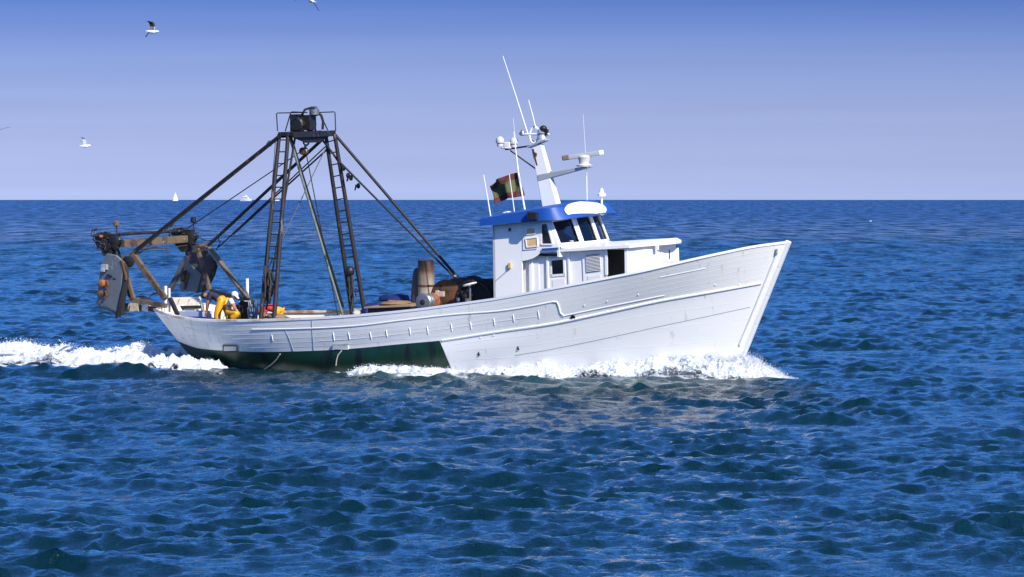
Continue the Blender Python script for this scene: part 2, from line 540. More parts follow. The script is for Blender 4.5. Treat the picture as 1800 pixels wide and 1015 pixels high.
def sea_material():
    m = bpy.data.materials.new('sea_water')
    m.use_nodes = True
    nt = m.node_tree; N = nt.nodes; lk = nt.links.new
    p = N['Principled BSDF']
    geo = N.new('ShaderNodeNewGeometry')
    def attr(n):
        a = N.new('ShaderNodeAttribute'); a.attribute_name = n; return a.outputs['Fac']
    def noise(scale, sv, detail=4, rough=.55):
        mp = N.new('ShaderNodeMapping'); mp.inputs['Scale'].default_value = sv
        lk(geo.outputs['Position'], mp.inputs[0])
        z = N.new('ShaderNodeTexNoise'); z.inputs['Scale'].default_value = scale; z.inputs['Detail'].default_value = detail
        z.inputs['Roughness'].default_value = rough
        lk(mp.outputs[0], z.inputs['Vector']); return z.outputs['Fac']
    def math_(op, a, b, clamp=False):
        q = N.new('ShaderNodeMath'); q.operation = op; q.use_clamp = clamp
        for i, x in enumerate((a, b)):
            if isinstance(x, (int, float)): q.inputs[i].default_value = x
            else: lk(x, q.inputs[i])
        return q.outputs[0]
    def mixc(f, a, b):
        q = N.new('ShaderNodeMix'); q.data_type = 'RGBA'
        lk(f, q.inputs['Factor'])
        for nme, x in (('A', a), ('B', b)):
            if isinstance(x, tuple): q.inputs[nme].default_value = (*x, 1)
            else: lk(x, q.inputs[nme])
        return q.outputs['Result']
    foam, aer, far, lod = attr('foam'), attr('aer'), attr('far'), attr('lod')
    # water body: green-blue near the shallows, deeper blue far out, patchy
    patch = noise(.02, (1, .35, 1), 3)
    body = mixc(patch, (0.0003, 0.0105, 0.022), (0.0010, 0.031, 0.038))
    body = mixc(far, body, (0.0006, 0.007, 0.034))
    body = mixc(math_('MULTIPLY', aer, .8), body, (0.07, 0.17, 0.21))
    # foam lace
    fn = noise(2.2, (1, .7, 1), 8, .68)
    fn2 = noise(.7, (1, .6, 1), 5, .6)
    thr = math_('SUBTRACT', 1.02, math_('ADD', math_('MULTIPLY', fn, .66), math_('MULTIPLY', fn2, .34)))
    fm = math_('MULTIPLY', math_('SUBTRACT', foam, thr), 6.0, True)
    fm = math_('MULTIPLY', fm, math_('GREATER_THAN', foam, .02))
    col = mixc(fm, body, (0.80, 0.83, 0.86))
    lk(col, p.inputs['Base Color'])
    p.inputs['IOR'].default_value = 1.333
    rgh = math_('ADD', math_('MULTIPLY', fm, .6), math_('ADD', .05, math_('MULTIPLY', far, .12)))
    lk(rgh, p.inputs['Roughness'])
    # ripples finer than the mesh
    b1 = noise(2.4, (1, .5, 1), 6, .66)
    bp1 = N.new('ShaderNodeBump'); bp1.inputs['Distance'].default_value = .27
    bp1.inputs['Strength'].default_value = .85
    lk(b1, bp1.inputs['Height'])
    b3 = noise(9.0, (1, .7, 1), 4, .6)
    bp3 = N.new('ShaderNodeBump'); bp3.inputs['Distance'].default_value = .035; bp3.inputs['Strength'].default_value = .45
    lk(b3, bp3.inputs['Height']); lk(bp1.outputs[0], bp3.inputs['Normal'])
    # slopes of the waves beyond the range of the modelled ones
    def comb(x, y, z):
        q = N.new('ShaderNodeCombineXYZ')
        for i, v in enumerate((x, y, z)):
            if isinstance(v, (int, float)): q.inputs[i].default_value = v
            else: lk(v, q.inputs[i])
        return q.outputs[0]
    f1 = noise(.45, (1, .16, 1), 4, .65)
    f2 = noise(.30, (1, .13, 1), 5, .68)
    sx = math_('MULTIPLY', math_('SUBTRACT', f1, .5), .7)
    sy = math_('ADD', math_('MULTIPLY', math_('SUBTRACT', f2, .5), 1.5), -.17)
    vm = N.new('ShaderNodeVectorMath'); vm.operation = 'SCALE'
    lk(comb(sx, sy, 0.0), vm.inputs[0]); lk(lod, vm.inputs['Scale'])
    va = N.new('ShaderNodeVectorMath'); va.operation = 'ADD'
    lk(bp3.outputs[0], va.inputs[0]); lk(vm.outputs[0], va.inputs[1])
    vn = N.new('ShaderNodeVectorMath'); vn.operation = 'NORMALIZE'
    lk(va.outputs[0], vn.inputs[0])
    lk(vn.outputs[0], p.inputs['Normal'])
    return m
sea_me.materials.append(sea_material())
sea = bpy.data.objects.new('sea_water', sea_me)
COL.objects.link(sea)
sea['kind'] = 'structure'
# ------------------------------------------------------------------ paint and metal
def hull_paint():
    """white hull paint: plank seams, rust tears running down, grime under the aft rail"""
    m = mat('hull_white_paint', (0.85, 0.83, 0.78), 0.42, var=0.05, scale=1.2, bump=0.12, bscale=6, stretch=(.35, 1, 1.6),
            wear=((.42, .40, .37), 2.2, .60, .14, (1.6, 1, .35)), wear2=((.30, .17, .07), 3.4, .68, .07, (2.2, 1, .22)))
    # rust tears and grime that gather on the working aft part of the side
    nt = m.node_tree; N = nt.nodes; lk = nt.links.new
    p = N['Principled BSDF']; src = p.inputs['Base Color'].links[0].from_socket
    tc = N.new('ShaderNodeTexCoord'); sp = N.new('ShaderNodeSeparateXYZ'); lk(tc.outputs['Object'], sp.inputs[0])
    mp = N.new('ShaderNodeMapping'); mp.inputs['Scale'].default_value = (2.6, 1, .30); lk(tc.outputs['Object'], mp.inputs[0])
    nz = N.new('ShaderNodeTexNoise'); nz.inputs['Scale'].default_value = 2.4; nz.inputs['Detail'].default_value = 9; nz.inputs['Roughness'].default_value = .68; lk(mp.outputs[0], nz.inputs['Vector'])
    mr = N.new('ShaderNodeMapRange'); mr.inputs['From Min'].default_value = -1.0; mr.inputs['From Max'].default_value = -9.5; mr.inputs['To Min'].default_value = -.10; mr.inputs['To Max'].default_value = .06; lk(sp.outputs['X'], mr.inputs['Value'])
    ad = N.new('ShaderNodeMath'); ad.operation = 'ADD'; lk(nz.outputs['Fac'], ad.inputs[0]); lk(mr.outputs[0], ad.inputs[1])
    th = N.new('ShaderNodeMapRange'); th.inputs['From Min'].default_value = .60; th.inputs['From Max'].default_value = .78; th.inputs['To Max'].default_value = .75; lk(ad.outputs[0], th.inputs['Value'])
    mx = N.new('ShaderNodeMix'); mx.data_type = 'RGBA'; mx.inputs['B'].default_value = (.27, .17, .09, 1)
    lk(th.outputs[0], mx.inputs['Factor']); lk(src, mx.inputs['A']); lk(mx.outputs['Result'], p.inputs['Base Color'])
    return m
M = dict(
    hull=hull_paint(),
    seam=mat('seam_paint', (.74, .725, .685), .6, var=.15, scale=2),
    white=mat('white_paint', (.85, .83, .78), .4, var=.04, scale=2, wear=((.50, .47, .42), 3.0, .64, .12, (1, 1, .4))),
    white2=mat('white_paint_panel', (.79, .775, .735), .45, var=.06, scale=4),
    rail=mat('rail_white_paint', (.80, .79, .77), .5, var=.06, scale=3, wear=((.33, .22, .12), 5, .63, .08, (1, 1, 1))),
    caprail=mat('cap_rail_paint', (.72, .69, .64), .6, var=.12, scale=4, bump=.3, wear=((.34, .21, .10), 2.6, .50, .14, (.6, 1, 1)), wear2=((.12, .08, .05), 6, .66, .06, (1, 1, 1))),
    caprail_clean=mat('cap_rail_white_paint', (.80, .80, .80), .5, var=.06, scale=4, wear=((.45, .38, .30), 4, .66, .08, (1, 1, 1))),
    inner=mat('bulwark_cream_paint', (.78, .71, .58), .65, var=.1, scale=2.5, bump=.3, wear=((.40, .25, .13), 3.5, .62, .10, (.5, 1, 1)), wear2=((.15, .10, .06), 7, .68, .06, (1, 1, 1))),
    deckm=mat('deck_planking', (.27, .22, .15), .8, var=.2, scale=3, bump=.3, wear=((.12, .09, .06), 2, .55, .1, (1, 1, 1))),
    green=mat('green_bottom_paint', (.004, .032, .015), .45, var=.25, scale=1.2, bump=.2, bscale=5, wear=((.003, .008, .006), 1.6, .53, .10, (1.5, 1, .16))),
    stain=mat('waterline_rust', (.10, .055, .03), .9, var=.3, scale=8),
    blue=mat('roof_blue_paint', (.010, .075, .34), .5, var=.08, scale=2, wear=((.02, .14, .46), 3, .62, .1, (1, 1, 1))),
    black=mat('black_paint', (.014, .014, .015), .5, var=.3, scale=6, bump=.2),
    mast=mat('mast_weathered_paint', (.026, .021, .018), .5, var=.35, scale=3, bump=.3, wear=((.24, .18, .12), 2.4, .60, .08, (2, 2, .35)), wear2=((.09, .035, .015), 6, .60, .08, (1, 1, .5))),
    mastdark=mat('mast_black_paint', (.014, .013, .013), .5, var=.35, scale=3, bump=.3, wear=((.13, .085, .055), 4, .60, .08, (1, 1, .5))),
    gantry=mat('gantry_tan_paint', (.15, .103, .062), .6, var=.3, scale=3, bump=.4, wear=((.055, .036, .024), 2.4, .50, .12, (1, 1, .6)), wear2=((.34, .28, .20), 5, .64, .05, (1, 1, 1))),
    greenpipe=mat('pale_green_pipe', (.22, .28, .23), .5, var=.2, scale=5, wear=((.05, .06, .05), 3, .52, .10, (1, 1, .3))),
    rust=mat('rusty_steel', (.13, .055, .022), .85, var=.45, scale=7, bump=.6, wear=((.04, .022, .014), 4, .52, .1, (1, 1, 1))),
    rustor=mat('orange_rust', (.36, .115, .04), .8, var=.3, scale=7, bump=.5, wear=((.16, .05, .02), 5, .55, .1, (1, 1, 1))),
    funnel=mat('funnel_cream_paint', (.50, .43, .33), .6, var=.12, scale=3, bump=.3, wear=((.28, .15, .07), 3, .57, .1, (1, 1, .4))),
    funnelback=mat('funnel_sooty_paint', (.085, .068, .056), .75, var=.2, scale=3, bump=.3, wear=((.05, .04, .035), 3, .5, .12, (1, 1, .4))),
    soot=mat('soot', (.045, .030, .022), .9, var=.3, scale=6),
    steel=mat('bare_steel', (.24, .24, .25), .42, metal=.6, var=.25, scale=6, bump=.2, wear=((.14, .09, .06), 5, .62, .06, (1, 1, 1))),
    galv=mat('galvanised_steel', (.40, .42, .44), .5, metal=.25, var=.15, scale=5),
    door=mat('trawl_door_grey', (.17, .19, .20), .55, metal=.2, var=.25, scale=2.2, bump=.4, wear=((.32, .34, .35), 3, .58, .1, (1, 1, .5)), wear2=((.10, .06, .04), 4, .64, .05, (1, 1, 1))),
    doorshaded=mat('trawl_door_shaded', (.060, .060, .070), .6, var=.35, scale=2.5, bump=.4, wear=((.18, .19, .22), 2.5, .58, .08, (1, 1, .5))),  # darker copy of the door grey, the far door's shade put into its colour
    rubber=mat('black_rubber', (.012, .012, .012), .7, var=.3, scale=6),
    net=mat('black_net', (.014, .014, .013), .9, var=.5, scale=12, bump=.9, bscale=30),
    nettan=mat('tan_net', (.25, .155, .075), .9, var=.35, scale=8, bump=.9, bscale=25),
    rope=mat('pale_rope', (.48, .44, .35), .85, var=.2, scale=12, bump=.5, bscale=60),
    ropedark=mat('dark_rope', (.045, .040, .036), .85, var=.3, scale=12, bump=.5, bscale=60),
    ropeblue=mat('blue_rope', (.15, .22, .29), .85, var=.25, scale=12, bump=.5, bscale=60),
    wire=mat('steel_wire', (.030, .030, .034), .5, metal=.3, var=.2, scale=6),
    tan=mat('tan_curtain', (.72, .45, .20), .8, var=.3, scale=9, wear=((.85, .66, .40), 5, .52, .1, (1, 1, 1))),
    tarp=mat('blue_tarpaulin', (.008, .018, .105), .6, var=.3, scale=5, bump=.5, bscale=8),
    palebox=mat('grey_blue_fish_box', (.34, .42, .55), .5, var=.1, scale=4),
    wood=mat('worn_wood', (.34, .24, .14), .75, var=.25, scale=3, bump=.4, stretch=(1, 4, 4)),
    dark=mat('dark_interior', (.012, .013, .017), .8, var=.2, scale=4),
    console=mat('grey_console', (.42, .43, .44), .6, var=.2, scale=4),
    grey=mat('grey_paint', (.33, .35, .35), .5, var=.12, scale=4),
    dome=mat('antenna_dome', (.58, .57, .52), .45, var=.06, scale=6, wear=((.38, .34, .28), 6, .6, .1, (1, 1, 1))),
    redglass=mat('lamp_glass', (.16, .10, .06), .15, var=.1, scale=4),
    brass=mat('yellow_fitting', (.62, .42, .14), .5, var=.15, scale=5),
    lampglass=mat('clear_lamp_glass', (.45, .44, .42), .12, var=.05, scale=5),
    yellow=mat('yellow_oilskin', (.78, .37, .012), .42, var=.12, scale=6, bump=.35, bscale=9),
    navy=mat('navy_cloth', (.022, .022, .045), .85, var=.25, scale=10, bump=.3),
    red=mat('red_cloth', (.52, .035, .04), .8, var=.2, scale=8, bump=.3),
    cloth=mat('white_cloth', (.74, .72, .70), .85, var=.06, scale=8, bump=.3),
    skin=mat('skin', (.36, .17, .095), .55, var=.1, scale=10),
    hair=mat('dark_hair', (.02, .014, .010), .7, var=.3, scale=20),
)
def glass_mat():
    m = bpy.data.materials.new('window_glass'); m.use_nodes = True
    nt = m.node_tree; N = nt.nodes; lk = nt.links.new
    N.remove(N['Principled BSDF'])
    tr = N.new('ShaderNodeBsdfTransparent'); tr.inputs['Color'].default_value = (.38, .42, .46, 1)
    gl = N.new('ShaderNodeBsdfGlossy'); gl.inputs['Roughness'].default_value = .03
    fr = N.new('ShaderNodeFresnel'); fr.inputs['IOR'].default_value = 1.8
    nz = N.new('ShaderNodeTexNoise'); nz.inputs['Scale'].default_value = 2.5
    bp = N.new('ShaderNodeBump'); bp.inputs['Strength'].default_value = .05
    lk(nz.outputs['Fac'], bp.inputs['Height']); lk(bp.outputs[0], gl.inputs['Normal'])
    mx = N.new('ShaderNodeMixShader')
    lk(fr.outputs[0], mx.inputs[0]); lk(tr.outputs[0], mx.inputs[1]); lk(gl.outputs[0], mx.inputs[2])
    lk(mx.outputs[0], N['Material Output'].inputs['Surface'])
    return m
M['glass'] = glass_mat()
def funnel_mat(z0, z1):
    """cream paint with soot burnt on from the rim downwards in tongues"""
    m = mat('funnel_cream_paint', (.40, .34, .26), .6, var=.14, scale=3, bump=.3, wear=((.30, .17, .08), 3, .55, .12, (1, 1, .4)))
    nt = m.node_tree; N = nt.nodes; lk = nt.links.new
    p = N['Principled BSDF']; src = p.inputs['Base Color'].links[0].from_socket
    tc = N.new('ShaderNodeTexCoord'); sp = N.new('ShaderNodeSeparateXYZ'); lk(tc.outputs['Object'], sp.inputs[0])
    nz = N.new('ShaderNodeTexNoise'); nz.inputs['Scale'].default_value = 5; nz.inputs['Detail'].default_value = 6
    mp = N.new('ShaderNodeMapping'); mp.inputs['Scale'].default_value = (1, 1, .3); lk(tc.outputs['Object'], mp.inputs[0]); lk(mp.outputs[0], nz.inputs['Vector'])
    ad = N.new('ShaderNodeMath'); ad.operation = 'MULTIPLY_ADD'; ad.inputs[1].default_value = .9; lk(nz.outputs['Fac'], ad.inputs[0]); lk(sp.outputs['Z'], ad.inputs[2])
    mr = N.new('ShaderNodeMapRange'); mr.inputs['From Min'].default_value = z0 + .45; mr.inputs['From Max'].default_value = z1 + .45; lk(ad.outputs[0], mr.inputs['Value'])
    rp = N.new('ShaderNodeValToRGB'); rp.color_ramp.elements[0].color = (0, 0, 0, 1)
    mx = N.new('ShaderNodeMix'); mx.data_type = 'RGBA'; mx.inputs['B'].default_value = (.15, .065, .028, 1)
    m2 = N.new('ShaderNodeMix'); m2.data_type = 'RGBA'; m2.inputs['B'].default_value = (.022, .016, .013, 1)
    cl = N.new('ShaderNodeMath'); cl.operation = 'MULTIPLY'; cl.inputs[1].default_value = 1.4; cl.use_clamp = True; lk(mr.outputs[0], cl.inputs[0])
    c2 = N.new('ShaderNodeMath'); c2.operation = 'MULTIPLY_ADD'; c2.inputs[1].default_value = 2.2; c2.inputs[2].default_value = -1.1; c2.use_clamp = True; lk(mr.outputs[0], c2.inputs[0])
    lk(src, mx.inputs['A']); lk(cl.outputs[0], mx.inputs['Factor']); lk(mx.outputs['Result'], m2.inputs['A']); lk(c2.outputs[0], m2.inputs['Factor'])
    lk(m2.outputs['Result'], p.inputs['Base Color'])
    return m

# ------------------------------------------------------------------ the fishing boat
boat = Thing('fishing_boat', 'white wooden trawler with blue wheelhouse roof and green bottom under way', 'fishing boat', (0, 0, 0), frame=BM)
NS = 150
SS = [i / NS for i in range(NS + 1)]
def hull_rows(t0, t1, n):
    return [t0 + (t1 - t0) * i / n for i in range(n + 1)]
hm = MB()
ts = hull_rows(0, 1, 8) + hull_rows(1, 2, 7)[1:] + hull_rows(2, 3, 3)[1:]
for sgn in (1, -1):
    P = [[(lambda q: Vector((q.x, q.y * sgn, q.z)))(hull(t, s)) for s in SS] for t in ts]
    hm.grid(P, flip=sgn < 0)
# transom between the two ends
P = []
for t in ts:
    q = hull(t, 0)
    P.append([Vector((q.x - 0.16 * (1 - k * k), q.y * k, q.z)) for k in [1 - 2 * i / 8 for i in range(9)]])
hm.grid(P)
hull_o = boat.part('hull', hm, M['hull'], smooth=True, angle=60)
HB = bvh_of(hm)
def on_hull(u, v, off=0.0):
    p, n = cast(HB, u, v)
    return None if p is None else p + n * off
# inner bulwark and deck
im_ = MB(); dm = MB()
def inset(s, sgn, dz, dy=.10):
    g0, g1 = hG(s), hM(s)
    q = hull(min(.9, dz / max(.2, g0.z - g1.z)), s); b = max(abs(q.y) - dy, .02)
    return Vector((q.x + (.12 if s < .02 else 0), -b * sgn, q.z))
Si = [i / 100 for i in range(0, 58)]
for sgn in (1, -1):
    im_.grid([[inset(s, sgn, .01) for s in Si], [inset(s, sgn, .25) for s in Si], [inset(s, sgn, .46) for s in Si]])
q0 = hG(0)
im_.grid([[Vector((q0.x + .08, y, q0.z - .01)) for y in (-1.4, 0, 1.4)], [Vector((q0.x + .32, y, q0.z - .46)) for y in (-1.2, 0, 1.2)]])
boat.part('bulwark_lining', im_, M['inner'], smooth=True)
Sd = [i / 100 for i in range(0, 97)]
dm.grid([[inset(s, k, .42 if s < .6 else .30, .08 + .5 * max(0, s - .5)) for s in Sd] for k in (1, -1)])
boat.part('deck', dm, M['deckm'])
# cap rail on the bulwark: weathered aft, clean forward
def cap_strip(s0, s1, sgn, w=.20, h=.075):
    mb_ = MB(); n = max(4, int((s1 - s0) * 90)); ring = []
    for i in range(n + 1):
        s = s0 + (s1 - s0) * i / n
        q = hG(s); b = abs(q.y)
        o_, i_ = b + .014, max(b - w + .014, 0.0)
        ring.append([Vector((q.x, -o_ * sgn, q.z - .03)), Vector((q.x, -o_ * sgn, q.z + h - .03)), Vector((q.x, -i_ * sgn, q.z + h - .03)), Vector((q.x, -i_ * sgn, q.z - .03)), Vector((q.x, -o_ * sgn, q.z - .03))])
    mb_.grid(ring)
    mb_.add(ring[0][:4], [(0, 1, 2, 3)]); mb_.add(ring[-1][:4], [(3, 2, 1, 0)])
    return mb_
for sgn in (1, -1):
    boat.part('cap_rail', cap_strip(0, .235, sgn), M['caprail'], label='weathered rust stained cap rail at the stern')
    boat.part('cap_rail', cap_strip(.236, .999, sgn), M['caprail_clean'])
mb_ = MB(); mb_.bar((q0.x - .02, -1.5, q0.z + .008), (q0.x - .02, 1.5, q0.z + .008), .2, .07)
boat.part('stern_cap_rail', mb_, M['caprail'])
# green bottom panel, a shell 8 mm proud of the planking
gm = MB()
for sgn in (1, -1):
    P = []
    for t in hull_rows(1.0, 2.0, 9) + [2.4, 2.8]:
        se = .4405 + (t - 1) * .112
        row = []
        for i in range(71):
            q = hull(t, se * i / 70)
            row.append(Vector((q.x - (.012 if i == 0 else 0), (q.y - .014) * sgn, q.z)))
        P.append(row)
    gm.grid(P, flip=sgn < 0)
P = []
for t in hull_rows(1.0, 2.0, 9) + [2.4, 2.8]:
    q = hull(t, 0)
    P.append([Vector((q.x - .014 - 0.16 * (1 - k * k), (q.y - .014) * k, q.z)) for k in [1 - 2 * i / 8 for i in range(9)]])
gm.grid(P)
boat.part('bottom_panel', gm, M['green'], hull_o, smooth=True, label='dark green bottom planking aft of midships')
# rub rails and seams laid on the planking
def line_on_hull(px, r, off=.0, n=60, tree=HB):
    us, vs = zip(*px); f = pchip(us, vs); pts = []
    for i in range(n + 1):
        u = us[0] + (us[-1] - us[0]) * i / n
        p, nn = cast(tree, u, float(f(u)))
        if p is not None:
            pts.append(p + nn * off)
    return pts
def rail(name, px, r, m, off=.0, n=60, lab=None):
    pts = line_on_hull(px, r, off, n)
    mb_ = MB(); mb_.tube(pts, r, 6)
    return boat.part(name, mb_, m, hull_o, smooth=True, label=lab)
MAIN = [(777,599),(877,583.5),(960,571),(1060,550.5),(1160,529),(1250,513.5),(1338,498)]
rail('rub_rail', MAIN, .038, M['rail'], .006)
rail('rub_rail', [(986,556.5),(1060,541),(1120,529),(1168,519.5)], .020, M['rail'], .0)
rail('rub_rail', [(325,575),(360,584),(372,585)], .010, M['rail'], .0, 20)
UP = [(443,579.5),(480,579),(546,577.5),(620,573.5),(706,563.5),(800,553),(877,547),(940,537),(972,530.5)]
rail('panel_rail', UP, .024, M['white'], .0)
mb_ = MB(); mb_.tube([on_hull(972, 530.5, .006), on_hull(979, 531, .006), on_hull(982, 538, .006), on_hull(985, 550, .006), on_hull(992, 556, .006)], .024, 6)
boat.part('panel_rail', mb_, M['white'], hull_o, smooth=True)
rail('plank_seam', [(905,625),(960,616),(1060,596),(1160,574),(1250,555),(1319,540)], .013, M['grey'], -.004)
rail('plank_seam', [(1160,488),(1200,480),(1240,472)], .014, M['white'], .0, 20)
for tt in (.16, .30, .44, .58, .72, .86, 1.18, 1.38, 1.60, 1.80):
    pts = []
    s_lo = .02 if tt < 1 else .462 + (tt - 1) * .115
    for i in range(61):
        q = hull(tt, s_lo + (.985 - s_lo) * i / 60); pts.append(q + Vector((0, .002, 0)))
    mb_ = MB(); mb_.tube(pts, .0065, 5); boat.part('plank_seam', mb_, M['seam'], hull_o, smooth=True)
rail('plank_seam', [(560,600),(620,596),(700,588),(780,579),(870,566),(950,556)], .008, M['white2'], .0, 40)
for u, v0, v1 in [(478,588,600),(586,585,600),(613,584,598),(651,584,597),(679,580,593),(720,576,590),(751,574,588),(793,569,583),(827,566,580),(868,559,573),(902,553,567),(946,546,561)]:
    mb_ = MB(); mb_.tube([on_hull(u - .6, v0, .0), on_hull(u, v0 + 2, .005), on_hull(u + 1.5, v1 - 2, .005), on_hull(u + 2.2, v1, .0)], [.008, .016, .016, .006], 6)
    boat.part('hull_rib', mb_, M['white'], hull_o, smooth=True)
for px in ([(497,562),(500,578),(508,594),(516,617)], [(548,562),(548.5,578),(550,595),(551.5,616)]):
    mb_ = MB(); mb_.tube([on_hull(u, v, .006) for u, v in px], .011, 5)
    boat.part('hull_seam_strap', mb_, M['grey'], hull_o)
# freeing ports, discharge plate, hawse hole, small fittings
def plate_on(tree, u0, v0, u1, v1, off, nu=6, nv=4):
    mb_ = MB()
    P = []
    for j in range(nv + 1):
        row = []
        for i in range(nu + 1):
            p, nn = cast(tree, u0 + (u1 - u0) * i / nu, v0 + (v1 - v0) * j / nv)
            row.append(p + nn * off)
        P.append(row)
    mb_.grid(P)
    P2 = [[p + Vector((0, off + .01, 0)) for p in r_] for r_ in P]
    mb_.grid(P2, flip=True)
    edge = lambda A: A[0] + [r_[-1] for r_ in A[1:]] + A[-1][::-1][1:] + [r_[0] for r_ in A[::-1][1:]]
    mb_.grid([edge(P), edge(P2)])
    return mb_
boat.part('freeing_port', plate_on(HB, 394, 607.5, 416, 616.5, .03), M['white2'], hull_o)
mb_ = MB()
for a, b in (((393,607),(417,607)), ((393,607),(393,617.5)), ((417,607),(417,617.5)), ((393,617.5),(417,617.5))):
    mb_.bar(on_hull(*a, .03), on_hull(*b, .03), .03, .05)
boat.part('freeing_port_frame', mb_, M['stain'], hull_o)
boat.part('discharge_plate', plate_on(HB, 586, 608, 613, 615, .045), M['white'], hull_o)
mb_ = MB(); mb_.bar(on_hull(585, 605.5, .03), on_hull(614, 604.5, .03), .02, .03)
boat.part('discharge_lip', mb_, M['grey'], hull_o)
p, nn = cast(HB, 1007, 558)
mb_ = MB(); mb_.lathe(p - nn * .02, nn, [(0, .075), (.05, .075), (.05, .05), (.03, .048), (.03, .001)], 16)
boat.part('hawse_hole', mb_, M['dark'], hull_o, smooth=True)
for u, v in [(1027,537),(1067,530),(1122,518),(1257,501),(1299,500),(1150,534),(1066,547),(868,590),(845,594)]:
    p, nn = cast(HB, u, v)
    mb_ = MB(); mb_.lathe(p - nn * .01, nn, [(0, .022), (.03, .02), (.035, .001)], 8)
    boat.part('bolt_head', mb_, M['rail'] if v > 525 else M['white'], hull_o)
for u, v in [(842,622),(911,612)]:
    mb_ = MB(); mb_.slab([on_hull(u - 1.8, v + 3, .01), on_hull(u + 2.4, v + 3, .01), on_hull(u + .8, v - .5, .01), on_hull(u - .2, v - 4, .01), on_hull(u - .8, v - .5, .01)], (0, -.02, 0))
    boat.part('transducer_mark', mb_, M['black'], hull_o)
for px in ([(494,622),(488,631),(478,640),(466,648)], [(602,617),(596,624),(593,633),(592,642)]):
    mb_ = MB(); mb_.tube([on_hull(u, v, .05) for u, v in px], .022, 6)
    boat.part('hanging_rope', mb_, M['rope'], hull_o, smooth=True)
# stem post and its inner band
mb_ = MB()
stem = [L(1384 - (v - 427) * .4, v, 0) for v in (424, 470, 520, 570, 620, 660)]
for a, b in zip(stem[:-1], stem[1:]):
    mb_.bar(a + Vector((.02, 0, 0)), b + Vector((.02, 0, 0)), .17, .16)
boat.part('stem_post', mb_, M['white'], hull_o, bevel=.02)
rail('stem_band', [(1300.0,607),(1325,547),(1352,480),(1366,444)], .045, M['white2'], .0, 24)
mb_ = MB(); a = on_hull(1365, 437, .03); mb_.bar(a, a + Vector((0, 0, -.16)), .05, .05)
boat.part('bow_cleat', mb_, M['grey'], hull_o)

# ------------------------------------------------------------------ wheelhouse
WY = 1.85
A0, A1 = L(870, 530, -WY), L(864, 396, -WY)
SIL = L(983, 435, -WY)                      # sill at the near front corner
TOP = L(963, 387, -WY)
zs = SIL.z; x0 = SIL.x
zt = TOP.z
x_aft = (A0.x + A1.x) / 2
z_aft_top = A1.z
pitch = (zt - z_aft_top) / (TOP.x - x_aft)
def zroof(x):
    return z_aft_top + (x - x_aft) * pitch
sill = [Vector((x0 + dx, y, zs)) for dx, y in ((0, -WY), (.43, -1.0), (.56, 0), (.43, 1.0), (0, WY))]
lean = TOP.x - SIL.x
head = [Vector((p.x + lean, p.y * .97, zroof(p.x + lean) + .10 * (1 - (p.y / WY) ** 2))) for p in sill]
zb = L(900, 545, -WY).z - .25
def wall_quad_with_hole(mb_, a, b, c, d, f0, f1, g0, g1, th=.06, nrm=None):
    """wall a-b-c-d (a,b bottom; d,c top) with a window opening between the fractions f0..f1 along and g0..g1 up"""
    P = lambda f, g_: a.lerp(b, f).lerp(d.lerp(c, f), g_)
    n = (b - a).cross(d - a).normalized()
    if nrm is not None and n.dot(nrm) < 0:
        n = -n
    for (x0_, x1_, y0_, y1_) in ((0, 1, 0, g0), (0, 1, g1, 1), (0, f0, g0, g1), (f1, 1, g0, g1)):
        q = [P(x0_, y0_), P(x1_, y0_), P(x1_, y1_), P(x0_, y1_)]
        mb_.slab([p - n * th for p in q], n * th)
    return [P(f0, g0), P(f1, g0), P(f1, g1), P(f0, g1)], n
wh = MB()
# near and far side walls: aft block down to the deck, forward upper part with side window
fx = L(918, 500, -WY).x
fdoor = L(951, 430, -WY).x
panes = []
for sgn in (-1, 1):
    Y = WY * sgn
    nrm = Vector((0, sgn, 0))
    q = [Vector((x_aft, Y, zb)), Vector((fx, Y, zb)), Vector((fx, Y, zroof(fx))), Vector((x_aft, Y, zroof(x_aft)))]
    wh.slab(q, Vector((0, -sgn * .07, 0)))
    # upper panel above the side deck
    zlow = zs - .10
    q = [Vector((fx + .002, Y, zlow)), Vector((fdoor, Y, zlow)), Vector((fdoor, Y, zroof(fdoor))), Vector((fx + .002, Y, zroof(fx)))]
    wh.slab(q, Vector((0, -sgn * .07, 0)))
    a, b = Vector((fdoor + .002, Y, zlow)), Vector((x0, Y, zlow))
    d, c = Vector((fdoor + .002, Y, zroof(fdoor))), Vector((head[0].x, Y * .97, head[0].z))
    h, n = wall_quad_with_hole(wh, a, b, c, d, .03, .74, .20, .90, nrm=nrm)
    panes.append((h, n))
# aft wall
wh.slab([Vector((x_aft, -WY, zb)), Vector((x_aft, WY, zb)), Vector((x_aft, WY, zroof(x_aft))), Vector((x_aft, -WY, zroof(x_aft)))], Vector((.07, 0, 0)))
# raked front in four facets, below the sill a shallow apron
for i in range(4):
    a, b = sill[i].copy(), sill[i + 1].copy()
    a.z -= .02; b.z -= .02
    c, d = head[i + 1], head[i]
    h, n = wall_quad_with_hole(wh, a, b, c, d, .08, .92, .13, .93, nrm=Vector((1, 0, 0)))
    panes.append((h, n))
apr = [p + Vector((0.0, 0, -.30)) for p in sill]
for i in range(4):
    wh.slab([apr[i], apr[i + 1], sill[i + 1] - Vector((0, 0, .02)), sill[i] - Vector((0, 0, .02))], Vector((-.07, 0, 0)))
wheel = boat.part('wheelhouse', wh, M['white'], smooth=False)
for h, n in panes:
    mb_ = MB(); mb_.slab([p - n * .05 for p in h], n * .012)
    boat.part('window_pane', mb_, M['glass'], wheel)
    mb_ = MB()
    cc = sum(h, Vector()) / 4
    for i in range(4):
        a, b = h[i] + n * .012, h[(i + 1) % 4] + n * .012
        mb_.bar(a, b, .05, .035, up=n)
    boat.part('window_frame', mb_, M['white'], wheel)
